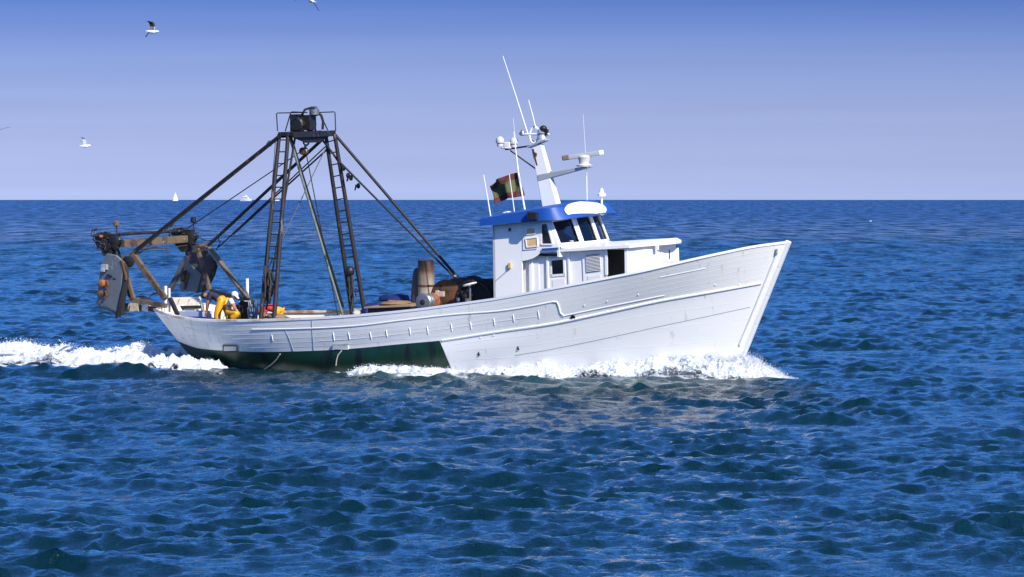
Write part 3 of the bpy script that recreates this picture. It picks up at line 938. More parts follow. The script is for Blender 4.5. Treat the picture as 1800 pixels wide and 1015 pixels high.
# sill ledge
mb_ = MB()
for i in range(4):
    mb_.bar(sill[i] + Vector((.03, 0, 0)), sill[i + 1] + Vector((.03, 0, 0)), .10, .055)
boat.part('sill_ledge', mb_, M['white'], wheel)
# interior: floor, console, instruments, helm seat back
mb_ = MB(); mb_.box(((x_aft + x0) / 2, 0, zs - .25), (x0 - x_aft - .2, WY * 2 - .2, .06))
boat.part('wheelhouse_floor', mb_, M['dark'], wheel)
mb_ = MB(); mb_.box((x0 - .05, -.2, zs + .02), (.5, 2.3, .34)); mb_.box((x0 - .12, -.9, zs + .28), (.25, .42, .3)); mb_.box((x0 - .1, .15, zs + .3), (.25, .5, .36))
boat.part('helm_console', mb_, M['console'], wheel, bevel=.02)
mb_ = MB(); mb_.box((x0 - 1.2, -.3, zs + .25), (.12, .55, .75)); mb_.box((x0 - 1.0, -.3, zs - .05), (.45, .55, .12))
boat.part('helm_seat', mb_, M['dark'], wheel, bevel=.03)
# small windows with tan curtains in a raised panel on the near side
def near_panel(px, y, th, out):
    mb_ = MB(); mb_.slab([L(u, v, y) for u, v in px], (0, -th if out else th, 0)); return mb_
boat.part('side_panel', near_panel([(919,398),(949,394.5),(951,428),(944,438),(920,440)], -WY - .002, .025, True), M['white2'], wheel)
for k, px in enumerate(([(924.5,401.5),(940.5,400),(941,411),(925,412.5)], [(924,420),(944,417.5),(945,433),(926,435)])):
    boat.part('curtained_window', near_panel(px, -WY - .029, .008, True), M['tan'], wheel)
    c = [L(u, v, -WY - .04) for u, v in px]
    mb_ = MB()
    for i in range(4): mb_.bar(c[i], c[(i + 1) % 4], .03, .03, up=(0, 1, 0))
    boat.part('curtained_window_frame', mb_, M['white'], wheel)
mb_ = MB(); mb_.box(L(896, 404, -WY - .03), (.05, .06, .10)); boat.part('side_lamp', mb_, M['black'], wheel)
mb_ = MB(); mb_.box(L(876, 402, -WY - .03), (.06, .06, .08)); boat.part('side_lamp', mb_, M['white'], wheel)
mb_ = MB(); mb_.box(L(896, 467, -WY - .04), (.07, .07, .17)); boat.part('cable_box', mb_, M['brass'], wheel)
mb_ = MB(); mb_.tube([L(896, 472, -WY - .03), L(884, 483, -WY - .02), L(871, 494, -WY - .02)], .012, 5); boat.part('cable', mb_, M['grey'], wheel)
# curved wing under the side panel
mb_ = MB()
w0, w1 = L(918, 441, -WY), L(951, 436, -WY)
ring = [Vector((fx, -WY - .004, w0.z))] + [Vector((fx + (w1.x - fx) * math.sin(a), -WY - .004, w0.z - .30 * math.cos(a) - .02 + .06 * math.sin(a))) for a in [i * math.pi / 2 / 8 for i in range(9)]]
mb_.slab(ring, (0, .07, 0)); boat.part('side_bracket', mb_, M['white'], wheel)
# roof: blue slab with a rounded, deeper visor in front
def roof_outline(ov, xf):
    pts = [(x_aft - .30, -WY - .31 * ov), (x0 + lean - .05, -WY - .31 * ov)]
    for i in range(1, 16):
        a = -math.pi / 2 + math.pi * i / 16
        pts.append((x0 + lean - .05 + xf * (math.cos(a) ** .72), (WY + .31 * ov) * math.copysign(abs(math.sin(a)) ** .9, a)))
    pts += [(x0 + lean - .05, WY + .31 * ov), (x_aft - .30, WY + .31 * ov)]
    return pts
lo, hi = roof_outline(1.0, 1.10), roof_outline(.98, .62)
xfr = x0 + lean - .1
def roof_h(x):
    f = min(1, max(0, (x - x_aft + .3) / (xfr - x_aft + .3)))
    return .20 + .125 * f
lov = [Vector((x, y, zroof(min(x, xfr)) + .01 + (.0 if x < xfr else .13 * (1 - (y / 2.1) ** 2)))) for x, y in lo]
hiv = [Vector((x, y, zroof(min(x, xfr)) + .01 + roof_h(x) + (.02 if x < xfr else .05 + .07 * (1 - (y / 2.1) ** 2)))) for x, y in hi]
rf = MB()
n = len(lov)
rf.add(lov + hiv, [(i, (i + 1) % n, n + (i + 1) % n, n + i) for i in range(n)])
# cambered top and flat soffit as strips between matching sides
half_n = n // 2
def strip(V, flip, camber):
    rows = []
    for i in range(half_n + 1):
        a, b = V[i], V[n - 1 - i] if i < half_n + 1 else V[i]
        rows.append([a.lerp(b, k / 8) + Vector((0, 0, camber * (1 - (2 * k / 8 - 1) ** 2))) for k in range(9)])
    rf.grid(rows, flip)
strip(hiv, False, .12); strip(lov, True, 0)
roof_o = boat.part('roof', rf, M['blue'], wheel, smooth=True, angle=35)
RB = bvh_of(rf)
# white oval board on the visor
P = []
for j in range(9):
    row = []
    for i in range(17):
        a = -1 + 2 * i / 16; b = -1 + 2 * j / 8
        m_ = max(abs(a), abs(b)); l_ = math.hypot(a, b)
        k = (m_ / l_ if l_ > 0 else 0); k = .55 * k + .45
        u, v = 1029 + 37 * a * k, 367.5 + 10.5 * b * k - 2.0 * (1 - a * a) + 3.5 * a * a * .6
        p, nn = cast(RB, u, v)
        if p is None: p, nn = row[-1] if row else Vector((0, 0, 0)), Vector((1, 0, 0))
        row.append(p + nn * .015)
    P.append(row)
mb_ = MB(); mb_.grid(P)
boat.part('name_board', mb_, M['white'], wheel, smooth=True)
p_ = L(938, 380, -WY - .40)
mb_ = MB(); mb_.box(p_, (.26, .16, .24)); mb_.box(p_ + Vector((-.17, 0, .02)), (.05, .14, .26))
boat.part('flood_lamp', mb_, M['black'], wheel, bevel=.02)
mb_ = MB(); mb_.lathe(L(892, 377, -.9), (0, 0, 1), [(0, .15), (.05, .16), (.09, .1), (.10, .01)], 14)
boat.part('roof_vent', mb_, M['white'], wheel, smooth=True)

# ------------------------------------------------------------------ forward cabin
CY = 1.62
c_aft = L(916, 500, -CY).x
c1 = L(1106, 470, -CY)
c2 = L(1152, 470, -.80)
zc0 = L(1000, 441, -CY).z - .02; zc1 = L(1152, 431, -.8).z - .02
cz = lambda x: zc0 + (x - L(1000, 441, -CY).x) * (zc1 - zc0) / (c2.x - L(1000, 441, -CY).x)
zbot = L(1000, 515, -CY).z - .4
cab = MB()
plan = [(c_aft, -CY), (c1.x, -CY), (c2.x, -.80), (c2.x, .80), (c1.x, CY), (c_aft, CY)]
xd0, xd1 = L(1066, 470, -CY).x, L(1098, 470, -CY).x      # open doorway
zd1 = L(1082, 439, -CY).z
def wall(a, b, z0a, z0b, z1a=None, z1b=None):
    n = Vector((b[1] - a[1], -(b[0] - a[0]), 0)).normalized()
    z1a = cz(a[0]) if z1a is None else z1a; z1b = cz(b[0]) if z1b is None else z1b
    q = [Vector((*a, z0a)), Vector((*b, z0b)), Vector((*b, z1b)), Vector((*a, z1a))]
    cab.slab(q, -n * .06)
wall(plan[0], (xd0, -CY), zbot, zbot)
wall((xd0 + .001, -CY), (xd1 - .001, -CY), zd1, zd1)
wall((xd1, -CY), plan[1], zbot, zbot)
for i in (1, 2, 3, 4):
    wall(plan[i], plan[i + 1], zbot, zbot)
cabin = boat.part('forward_cabin', cab, M['white'])
mb_ = MB(); mb_.box(((xd0 + c2.x) / 2, 0, (zbot + zd1) / 2), (c2.x - xd0 - .3, 1.2, zd1 - zbot))
boat.part('cabin_locker', mb_, M['dark'], cabin)
# cabin roof slab with rounded front edge and overhang
ro = [(c_aft - .1, -CY - .20), (L(1000, 441, -CY).x, -CY - .22), (c1.x + .1, -CY - .17), (c1.x + .42, -1.2)]
xe = LX(1207, 428, c2.x + .35).x
ro += [(c2.x + .22, -.75), (c2.x + .36, -.35)]
ro += [(c2.x + .38, -.02)]
ro = ro + [(x, -y) for x, y in ro[::-1]]
rcab = MB()
lo_ = [Vector((x, y, cz(x) + .004)) for x, y in ro]
hi_ = [p + Vector((0, 0, .085)) for p in lo_]
nn_ = len(ro); hn = nn_ // 2
rcab.add(lo_ + hi_, [(i, (i + 1) % nn_, nn_ + (i + 1) % nn_, nn_ + i) for i in range(nn_)])
for V, fl, cam_ in ((hi_, False, .10), (lo_, True, .0)):
    rcab.grid([[V[i].lerp(V[nn_ - 1 - i], k / 6) + Vector((0, 0, cam_ * (1 - (k / 3 - 1) ** 2))) for k in range(7)] for i in range(hn)], fl)
boat.part('cabin_roof', rcab, M['white'], cabin, bevel=.015)
# blue coaming strip at the foot of the wheelhouse side
mb_ = MB(); mb_.bar(L(953, 438.5, -WY - .03), L(981, 436.6, -WY - .03), .05, .05); boat.part('blue_strip', mb_, M['blue'], cabin)
def cab_slab(px, out, th=.04, y=-CY):
    mb_ = MB(); mb_.slab([L(u, v, y - out) for u, v in px], (0, -th, 0)); return mb_
# boarded door with a window
d1 = boat.part('door', cab_slab([(962,448),(998,443.5),(1001,514),(965,520)], .001, .03), M['white'], cabin)
for px in ([(966,454),(993,451),(993,456),(967,459)], [(967,459),(970,459),(971,486),(968,486)], [(990,455),(993,455),(994,484),(991,484)], [(968,483),(994,481),(994,485),(968,487)]):
    boat.part('door_window_frame', cab_slab(px, .032, .02), M['white2'], cabin)
boat.part('door_window', cab_slab([(970,457),(990.5,455),(991.5,482),(971,484)], .032, .006), M['glass'], cabin)
boat.part('door_window_backing', cab_slab([(970.5,457.5),(990,455.5),(991,481.5),(971.5,483.5)], .0315, .0004), M['dark'], cabin)
boat.part('door_panel', cab_slab([(971,492),(993,489.5),(994,508),(972,512)], .032, .012), M['white2'], cabin)
for a, b in (((962,447),(963.5,520)), ((999,443),(1002,515))):
    mb_ = MB(); mb_.bar(L(*a, -CY - .04), L(*b, -CY - .04), .06, .05, up=(0, 1, 0)); boat.part('door_jamb', mb_, M['white'], cabin)
# louvred door
boat.part('door', cab_slab([(1024,444),(1059,440),(1063,505),(1027,511)], .001, .03), M['white'], cabin)
boat.part('louvre_backing', cab_slab([(1030,447.5),(1054,445),(1056,476.5),(1032,479.5)], .032, .004), M['dark'], cabin)
for k in range(13):
    v = 448.2 + 2.45 * k
    mb_ = MB(); mb_.bar(L(1030 + k * .13, v, -CY - .055), L(1054.5 + k * .13, v - 2.7, -CY - .05), .03, .021)
    boat.part('louvre_slat', mb_, M['white'], cabin)
boat.part('door_panel', cab_slab([(1033,486),(1056,483),(1057,500),(1034,504)], .032, .012), M['white2'], cabin)
mb_ = MB(); mb_.box(L(1066, 455, -CY - .03), (.07, .06, 1.0)); boat.part('door_jamb', mb_, M['white'], cabin)
mb_ = MB(); mb_.box(L(1101.5, 460, -CY - .05), (.11, .10, 1.15)); boat.part('cabin_post', mb_, M['white'], cabin, bevel=.015)
mb_ = MB(); mb_.box(L(934, 480, -CY - .02), (.12, .12, 1.3)); boat.part('cabin_post', mb_, M['white'], cabin, bevel=.015)
boat.part('wall_panel', cab_slab([(937,458),(947,456.5),(949,522),(939,523)], .001, .02), M['white2'], cabin)
# window shutters on the front of the cabin
def front_slab(px, out, th):
    mb_ = MB(); mb_.slab([LX(u, v, c2.x + out) for u, v in px], (th, 0, 0)); return mb_
boat.part('shutter_frame', front_slab([(1161,437),(1192,436),(1193,461),(1162,462.5)], .001, .02), M['white'], cabin)
boat.part('shutter', front_slab([(1163.5,439.5),(1174.5,439),(1175,459.5),(1164.5,460)], .022, .015), M['white2'], cabin)
boat.part('shutter', front_slab([(1178.5,439),(1189.5,438.5),(1190.5,459),(1179,459.5)], .022, .015), M['white2'], cabin)
boat.part('shutter_gap', front_slab([(1175.5,439.5),(1177.2,439.4),(1177.8,456),(1176,456)], .022, .004), M['dark'], cabin)
mb_ = MB(); mb_.box(L(1155, 436, -.9), (.08, .1, .14)); boat.part('roof_bracket', mb_, M['rail'], cabin)
# ------------------------------------------------------------------ mast with aerials and radar on the wheelhouse roof
mb_ = MB()
def mast_sec(u0, u1, v, th):
    a, b = L(u0, v, 0), L(u1, v, 0)
    return [Vector((a.x, -th, a.z)), Vector((b.x, -th, b.z)), Vector((b.x, th, b.z)), Vector((a.x, th, a.z))]
lo_, hi_ = mast_sec(957.5, 984.5, 366, .17), mast_sec(935, 953.5, 254, .11)
mb_.add(lo_ + hi_, [(3, 2, 1, 0), (4, 5, 6, 7), (0, 1, 5, 4), (1, 2, 6, 5), (2, 3, 7, 6), (3, 0, 4, 7)])
mast_o = boat.part('signal_mast', mb_, M['white'], bevel=.02)
a, b = L(949, 309, 0), L(1040, 293, 0)
mb_ = MB()
mb_.add([Vector((a.x, -.16, a.z - .17)), Vector((b.x, -.13, b.z - .02)), Vector((b.x, .13, b.z - .02)), Vector((a.x, .16, a.z - .17)),
         Vector((a.x, -.16, a.z + .03)), Vector((b.x, -.13, b.z + .04)), Vector((b.x, .13, b.z + .04)), Vector((a.x, .16, a.z + .03))],
        [(3, 2, 1, 0), (4, 5, 6, 7), (0, 1, 5, 4), (1, 2, 6, 5), (2, 3, 7, 6), (3, 0, 4, 7)])
boat.part('radar_bracket', mb_, M['grey'], mast_o, bevel=.01)
mb_ = MB()
for k in range(2):
    p = [L(u, v, -.13) for u, v in ([(934.5,262),(938,262),(948,303),(946,306)] if k == 0 else [(936,266),(944,270),(943,276),(939,274)])]
    mb_.slab(p, (0, .05, 0))
boat.part('soot_stain_plate', mb_, M['rust'], mast_o)
# radar
radar = MB(); c = L(1027, 293, 0)
radar.lathe(c, (0, 0, 1), [(0, .24), (.05, .25), (.08, .17), (.14, .16), (.30, .21), (.34, .19), (.38, .08)], 18)
radar_o = boat.part('radar', radar, M['dome'], smooth=True)
mb_ = MB(); a, b = L(989, 278.5, -.28), L(1060, 268, .22)
mb_.bar(a, b, .18, .15)
boat.part('radar_scanner', mb_, M['grey'], radar_o, bevel=.035)
mb_ = MB(); mb_.bar(a - (b - a).normalized() * .02, a + (b - a).normalized() * .22, .185, .155); boat.part('scanner_end', mb_, M['gantry'], radar_o, bevel=.03)
mb_ = MB(); mb_.bar(b - (b - a).normalized() * .14, b + (b - a).normalized() * .02, .185, .155); boat.part('scanner_end', mb_, M['white'], radar_o, bevel=.03)
# masthead platform, lamps and direction-finding loop
mb_ = MB(); mb_.bar(L(930, 259, 0), L(962, 246, 0), .34, .05); boat.part('masthead_plate', mb_, M['galv'], mast_o)
c = L(953, 246, 0)
mb_ = MB(); mb_.lathe(c, (0, 0, 1), [(0, .16), (.10, .15), (.16, .10), (.22, .14), (.26, .05)], 14); boat.part('masthead_lamp', mb_, M['galv'], mast_o, smooth=True)
mb_ = MB(); mb_.ball(L(955, 226, 0), .12, 12, (1, 1, .8)); mb_.tube([L(955, 230, 0), L(955, 238, 0)], .05, 8); mb_.box(L(961, 233, 0), (.08, .12, .2)); boat.part('search_lamp', mb_, M['black'], mast_o, smooth=True)
mb_ = MB(); mb_.tube([L(917, 236.5, 0), L(965, 236, 0)], .035, 8); boat.part('yard', mb_, M['white'], mast_o, smooth=True)
mb_ = MB(); mb_.lathe(L(918.5, 239, 0), (0, 0, 1), [(0, .05), (.02, .09), (.12, .08), (.2, .02)], 10); mb_.tube([L(913, 235, 0), L(919, 236, 0)], .03, 6); boat.part('wind_sensor', mb_, M['steel'], mast_o, smooth=True)
mb_ = MB(); cc = L(939, 237, 0); mb_.tube([cc + Vector((.15 * math.cos(a), .06 * math.sin(a), .26 * math.sin(a))) for a in [i * math.pi / 10 for i in range(20)]], .028, 6, closed=True); boat.part('loop_aerial', mb_, M['white'], mast_o, smooth=True)
mb_ = MB(); mb_.tube([L(933, 247, 0), L(941, 251, 0)], .03, 6); boat.part('masthead_strut', mb_, M['black'], mast_o)
# aft arm with two satellite domes
mb_ = MB(); mb_.bar(L(889, 263, 0), L(938, 256, 0), .12, .05); boat.part('dome_arm', mb_, M['black'], mast_o)
mb_ = MB(); mb_.tube([L(897, 265, 0), L(947, 301, 0)], .025, 6); boat.part('arm_strut', mb_, M['black'], mast_o)
for u, v, y in ((879, 258, -.3), (903.5, 259.5, .05)):
    mb_ = MB(); mb_.lathe(L(u, v, y), (0, 0, 1), [(0, .09), (.04, .10), (.09, .09), (.12, .13), (.2, .135), (.27, .11), (.31, .06), (.325, .01)], 16)
    boat.part('satellite_dome', mb_, M['dome'], mast_o, smooth=True)
mb_ = MB(); mb_.box(L(893, 255, 0), (.2, .2, .18)); boat.part('junction_box', mb_, M['white2'], mast_o, bevel=.02)
mb_ = MB(); mb_.tube([L(881, 260, -.3), L(904, 261, .05)], .03, 6); boat.part('dome_arm', mb_, M['galv'], mast_o)
# whip aerials and poles on the roof
for pts, r0, r1, m_ in (([(930,240),(884,99)], .030, .016, 'white'), ([(942,224),(929,176)], .028, .018, 'white'),
                        ([(864,387),(850,308)], .030, .020, 'white'), ([(905,376),(895,306)], .024, .016, 'white'),
                        ([(908,262),(902,208)], .012, .008, 'white'),
                        ([(1032,359),(1031,300)], .026, .022, 'white'), ([(1031,300),(1025,201)], .014, .008, 'white2')):
    yy = {864: -1.6, 905: -1.2, 1032: .3, 1031: .3}.get(pts[0][0], 0)
    a, b = L(*pts[0], yy), L(*pts[1], yy)
    mb_ = MB(); mb_.tube([a - Vector((0, 0, .05)), a.lerp(b, .5), b], [r0 * .75, (r0 + r1) * .36, r1 * .7], 7); boat.part('whip_aerial', mb_, M[m_], smooth=True)
flag_y = -.5
fa, fb = L(923, 372, flag_y), L(903, 232, flag_y)
mb_ = MB(); mb_.tube([fa, L(911, 303, flag_y), fb], [.032, .028, .012], 7); boat.part('flag_pole', mb_, M['white'], smooth=True)
mb_ = MB(); c = L(1058, 361, .7); mb_.tube([c, c + Vector((0, 0, .28))], .03, 7); lampbase = boat.part('lamp_post', mb_, M['white'], wheel)
mb_ = MB(); mb_.lathe(c + Vector((0, 0, .26)), (0, 0, 1), [(0, .07), (.03, .13), (.10, .13), (.14, .07), (.24, .05), (.28, .02)], 14); boat.part('bow_lamp', mb_, M['white'], wheel, smooth=True)

# ------------------------------------------------------------------ portal gantry amidships: two ladder legs, platform on top
def leg(px, y0, y1, m1, m2, rungs):
    (a0, b0), (a1, b1) = px      # stiles bottom -> top
    A, B, C, D = L(*a0, y0), L(*b0, y1), L(*a1, y0), L(*b1, y1)
    A = A + (A - B) * .06; C = C + (C - D) * .06
    t = Thing_leg
    root = MB(); root.box((A + C) / 2 - Vector((0, 0, .03)), ((C - A).length + .3, .3, .06))
    ro = boat.part('gantry_leg', root, M['mastdark'])
    for P, Q, m_ in ((A, B, m1), (C, D, m2)):
        mb_ = MB(); mb_.tube([P, P.lerp(Q, .5), Q], [.078, .072, .066], 10); boat.part('stile', mb_, M[m_], ro, smooth=True)
    for k in range(rungs):
        f = (k + .8) / (rungs + .3)
        mb_ = MB(); mb_.tube([A.lerp(B, f), C.lerp(D, f)], .020, 6); boat.part('rung', mb_, M['mastdark'], ro, smooth=True)
Thing_leg = None
leg((((459,556),(491,236)), ((482,556),(506.5,236))), -2.05, -1.3, 'mast', 'mast', 16)
leg((((619,552),(573,240)), ((641,550),(588,236))), 2.05, 1.3, 'mastdark', 'mast', 16)
# platform
pm = MB()
pa, pb = L(498, 235.5, -1.5), L(581, 234.5, 1.5)
pc = (pa + pb) / 2
PX = pc.x
ax_y = Vector((0, 1, 0))
pm.box(pc, (.55, 2.75, .10))
for sx in (-.25, .25):
    pm.box(pc + Vector((sx, 0, -.02)), (.09, 2.8, .19))
plat = boat.part('gantry_platform', pm, M['mastdark'], bevel=.01)
mb_ = MB(); mb_.slab([pc + Vector((0.1, y, z)) for y, z in ((-1.35, -.07), (-.3, -.30), (.5, -.30), (1.35, -.07))], (.08, 0, 0)); boat.part('platform_brace', mb_, M['mastdark'], plat)
def loop(px, y, r=.020):
    mb_ = MB(); mb_.tube([L(u, v, yy) for (u, v), yy in zip(px, y)], r, 6); boat.part('platform_railing', mb_, M['mastdark'], plat, smooth=True)
loop([(488,231),(486,200),(488,199),(540,198)], (-1.5, -1.5, -1.5, 0))
loop([(501.5,231),(511,198.5),(513,197),(540,198)], (-1.4, -1.4, -1.3, 0))
loop([(590,231),(589,199),(587,197),(560,198)], (1.5, 1.5, 1.5, .6))
loop([(576,229),(562,199),(559,197.5)], (1.2, .8, .7))
mb_ = MB(); c = L(533, 216, 0)
mb_.box(c + Vector((-.12, -.2, 0)), (.34, .36, .56)); mb_.box(c + Vector((.16, .12, .0)), (.30, .42, .50)); mb_.lathe(c + Vector((0, -.5, -.05)), (0, 1, 0), [(0, .2), (.06, .26), (.10, .14), (.9, .14), (.94, .26), (1.0, .2)], 14)
boat.part('hauling_block', mb_, M['mastdark'], plat, bevel=.02)
mb_ = MB(); c = L(552.5, 198, .1); mb_.lathe(c - Vector((0, 0, .12)), (0, 0, 1), [(0, .1), (.05, .17), (.22, .17), (.25, .1), (.3, .12), (.33, .02)], 12); boat.part('work_lamp', mb_, M['steel'], plat, smooth=True)
mb_ = MB(); mb_.tube([L(525, 226, -.2), L(528, 207, -.2), L(536, 193, -.1), L(548, 189.5, 0), L(553, 192, 0)], .04, 7); boat.part('hydraulic_hose', mb_, M['rubber'], plat, smooth=True)
mb_ = MB(); mb_.tube([L(556, 195, .1), L(565, 204, .2), L(568, 214, .2), L(567, 228, .2)], .045, 7); boat.part('hydraulic_hose', mb_, M['rubber'], plat, smooth=True)
mb_ = MB(); mb_.tube([L(547, 214, .2), L(556, 232, .6), L(568, 248, 1.1), L(585, 270, 1.35), L(600, 292, 1.5)], .035, 7); boat.part('hydraulic_hose', mb_, M['rubber'], plat, smooth=True)

def stay(a, ya, b, yb, r, m_='mastdark', name='stay', sag=0.0):
    A, B = L(*a, ya), L(*b, yb)
    mb_ = MB(); mb_.tube([A.lerp(B, f) - Vector((0, 0, sag * 4 * f * (1 - f))) for f in [i / 8 for i in range(9)]], r, 7)
    return boat.part(name, mb_, M[m_], smooth=True)
# stays running aft to the stern gantry
stay((489, 241), -1.45, (231, 446), -1.9, .058)
stay((486, 247), -1.45, (236, 447), -1.95, .026, 'mast')
stay((568, 244), 1.3, (367, 431), 1.7, .055)
stay((572, 258), 1.3, (384, 435), 1.8, .022, 'wire')
stay((574, 264), 1.3, (410, 412), 1.75, .030, 'wire')
stay((536, 262), 0, (329, 402), 1.4, .018, 'wire')
stay((484, 250), -1.4, (466, 490), -2.0, .012, 'wire')
stay((476, 250), -1.3, (472, 255), -1.3, .09, 'steel')
stay((519, 240), -.9, (468, 545), -1.7, .036)
# struts and wires inside the portal
stay((509, 241), -.95, (604, 560), 1.5, .040, 'greenpipe', 'brace_pipe')
stay((511, 241), -.8, (603, 540), 1.6, .046, 'mastdark', 'brace_pipe')
stay((539, 274), 0, (594, 556), 1.2, .017, 'wire')
stay((572, 262), 1.2, (505, 402), -.6, .016, 'wire')
stay((505, 402), -.6, (470, 475), -1.6, .014, 'wire')
# stays running forward to the winch
stay((589, 237), 1.4, (807, 491), .9, .050)
stay((596, 284), 1.4, (802, 491), .8, .034, 'wire')
for u, v in ((604, 296), (612, 309), (617, 313), (630, 327)):
    mb_ = MB(); mb_.ball(L(u, v, 1.38), .075, 7, (1, 1, 1.3)); boat.part('wire_clamp', mb_, M['black'])
stay((612, 311), 1.38, (610, 319), 1.38, .03, 'black', 'rope_tail')
stay((626, 325), 1.38, (624, 335), 1.38, .025, 'black', 'rope_tail')
mb_ = MB(); mb_.tube([L(798, 486, .85), L(812, 494, .9)], .05, 7); boat.part('stay_shackle', mb_, M['galv'])

# hanging pulley block under the platform
c = L(534, 266, 0)
t = Thing('pulley_block', 'dark cargo block hanging on a ring under the gantry platform', 'pulley', tuple(c - Vector((0, 0, .18))), frame=BM)
mb_ = MB(); mb_.tube([L(538, 249, 0) + Vector((.10 * math.cos(a), 0, .13 * math.sin(a))) for a in [i * math.pi / 6 for i in range(12)]], .03, 6, closed=True); t.part('ring', mb_, M['black'], smooth=True)
mb_ = MB(); mb_.tube([L(537.5, 254, 0), L(536, 260, 0)], .045, 7); t.part('shackle', mb_, M['steel'], smooth=True)
for s in (-1, 1):
    mb_ = MB(); mb_.lathe(c + Vector((0, s * .07, 0)), (0, s, 0), [(0, .125), (.03, .125), (.05, .06)], 14); t.part('cheek_plate', mb_, M['rust'], smooth=True)
mb_ = MB(); mb_.lathe(c + Vector((0, -.05, 0)), (0, 1, 0), [(0, .11), (.05, .08), (.10, .11)], 14); t.part('sheave', mb_, M['steel'], smooth=True)

# ------------------------------------------------------------------ stern gantry overhanging the transom
sg = MB()
ga, gb_ = L(214, 428.5, -1.95), L(331, 420, 1.55)
sg.bar(ga, gb_, .26, .24)
gan = boat.part('stern_gantry', sg, M['gantry'], bevel=.015)
def gpart(name, pts, r, m_='gantry', rect=None):
    mb_ = MB()
    P = [L(u, v, y) for u, v, y in pts]
    if rect:
        for a, b in zip(P[:-1], P[1:]): mb_.bar(a, b, *rect, up=(0, 1, 0))
    else:
        mb_.tube(P, r, 8)
    return boat.part(name, mb_, M[m_], gan, smooth=not rect)
gpart('upper_pipe', [(209, 412.5, -2.0), (323, 406, 1.5)], .045, 'mastdark')
gpart('post', [(214, 452, -2.05), (235, 525, -2.05)], 0, rect=(.085, .13))
gpart('post', [(205, 440, -1.8), (231, 525, -1.8)], 0, 'mastdark', rect=(.10, .16))
gpart('brace', [(231, 444, -1.9), (291, 526, -1.95)], 0, rect=(.16, .17))
gpart('lower_strut', [(228, 526, -2.0), (292, 538, -1.95)], 0, rect=(.14, .16))
gpart('lower_beam', [(212, 540, -1.5), (229, 540, -1.5)], 0, 'mast', rect=(.26, .26))
gpart('lower_beam', [(229.2, 540, -1.5), (246, 540.5, -1.5)], 0, 'funnel', rect=(.27, .27))
gpart('lower_beam', [(246.5, 541, -1.5), (275, 543.5, -1.45)], 0, 'rust', rect=(.16, .17))
gpart('beam_sleeve', [(252, 541.5, -1.5), (262, 542.5, -1.5)], 0, 'rail', rect=(.20, .20))
gpart('brace', [(349, 432, 1.7), (366, 434, 1.75), (379, 450, 1.8), (436, 526, 1.95)], .085)
gpart('post', [(347, 437, 1.6), (369, 511, 1.7)], 0, rect=(.10, .15))
gpart('lower_strut', [(369, 511, 1.7), (438, 529, 1.95)], 0, 'mastdark', rect=(.12, .14))
gpart('brace', [(329, 452, 1.35), (299, 510, 1.1)], 0, 'doorshaded', rect=(.13, .2))
gpart('brace', [(299, 525, -1.4), (312, 553, -1.6)], 0, 'mast', rect=(.1, .14))
# head blocks at each end of the beam
for k, (u, v, y) in enumerate(((196, 424, -2.1), (329, 416, 1.6))):
    mb_ = MB(); c = L(u, v, y)
    mb_.box(c, (.42, .34, .46)); mb_.box(c + Vector((-.2, -.1, .22)), (.3, .3, .14))
    for dx, dz, r in ((-.26, -.05, .23), (.20, -.02, .20), (-.05, -.30, .22)):
        mb_.lathe(c + Vector((dx, -.24, dz)), (0, 1, 0), [(0, r * .5), (.04, r), (.10, r), (.14, r * .7), (.20, r), (.26, r), (.30, r * .5)], 14)
    for q_ in range(10):
        d_ = Vector((-.45 + .09 * q_, -.15 + .1 * math.sin(q_ * 2.3), .12 * math.cos(q_ * 1.9) - .04 * (q_ % 3)))
        mb_.box(c + d_, (.12 + .05 * (q_ % 3), .14, .12 + .06 * (q_ % 2)), rot=Matrix.Rotation(q_ * .5, 3, 'Y'))
    hb = boat.part('head_block', mb_, M['mastdark'], gan, smooth=True, angle=30)
    mb_ = MB()
    for i in range(9):
        ang = i * .7; q = c + Vector((-.3 + .26 * math.cos(ang * 1.3), -.2 + .12 * math.sin(i * 2.1), .0 + .3 * math.sin(ang)))
        mb_.tube([q + Vector((.12 * math.cos(j), .03 * math.sin(3 * j), .12 * math.sin(j))) for j in [m * math.pi / 5 for m in range(10)]], .020, 5, closed=True)
    boat.part('cable_coil', mb_, M['ropedark'], gan, smooth=True)
    mb_ = MB(); mb_.ball(c + Vector((-.22, -.3, .16)), .07, 8, (1.2, .8, .8)); boat.part('rusty_fitting', mb_, M['rustor'] if k == 0 else M['rust'], gan, smooth=True)
for u, v, y, vb in ((204.5, 393, -2.1, 411), (340, 386, 1.7, 403)):
    mb_ = MB(); mb_.tube([L(u + .6, vb, y), L(u, v + 3, y)], .025, 6); boat.part('lamp_post', mb_, M['mastdark'], gan)
    mb_ = MB(); mb_.lathe(L(u, v + 5.5, y), (0, 0, 1), [(0, .05), (.03, .10), (.16, .10), (.19, .05)], 12); boat.part('stern_lamp', mb_, M['redglass'] if y < 0 else M['black'], gan, smooth=True)
mb_ = MB(); mb_.lathe(L(222, 461, -2.25), (0, 1, 0), [(0, .1), (.03, .19), (.08, .19), (.11, .12), (.14, .19), (.19, .19), (.22, .1)], 16); boat.part('fairlead_sheave', mb_, M['mastdark'], gan, smooth=True)
for pts in ([(235, 447, -1.9), (262, 437, -1), (293, 437, 0), (330, 431, 1.4)], [(238, 450, -1.9), (250, 443, -1.3), (253, 438, -1.2)], [(345, 412, 1.7), (357, 422, 1.7), (368, 424, 1.7), (381, 419, 1.8)], [(383, 418, 1.8), (387, 428, 1.8), (379, 440, 1.8)], [(215, 452, -2.3), (240, 440, -1.9), (275, 434, -.5)]):
    gpart('loose_cable', pts, .017, 'ropedark')
gpart('cable_hook', [(293, 437, 0), (293, 444, 0), (296, 447, 0)], .02, 'ropedark')
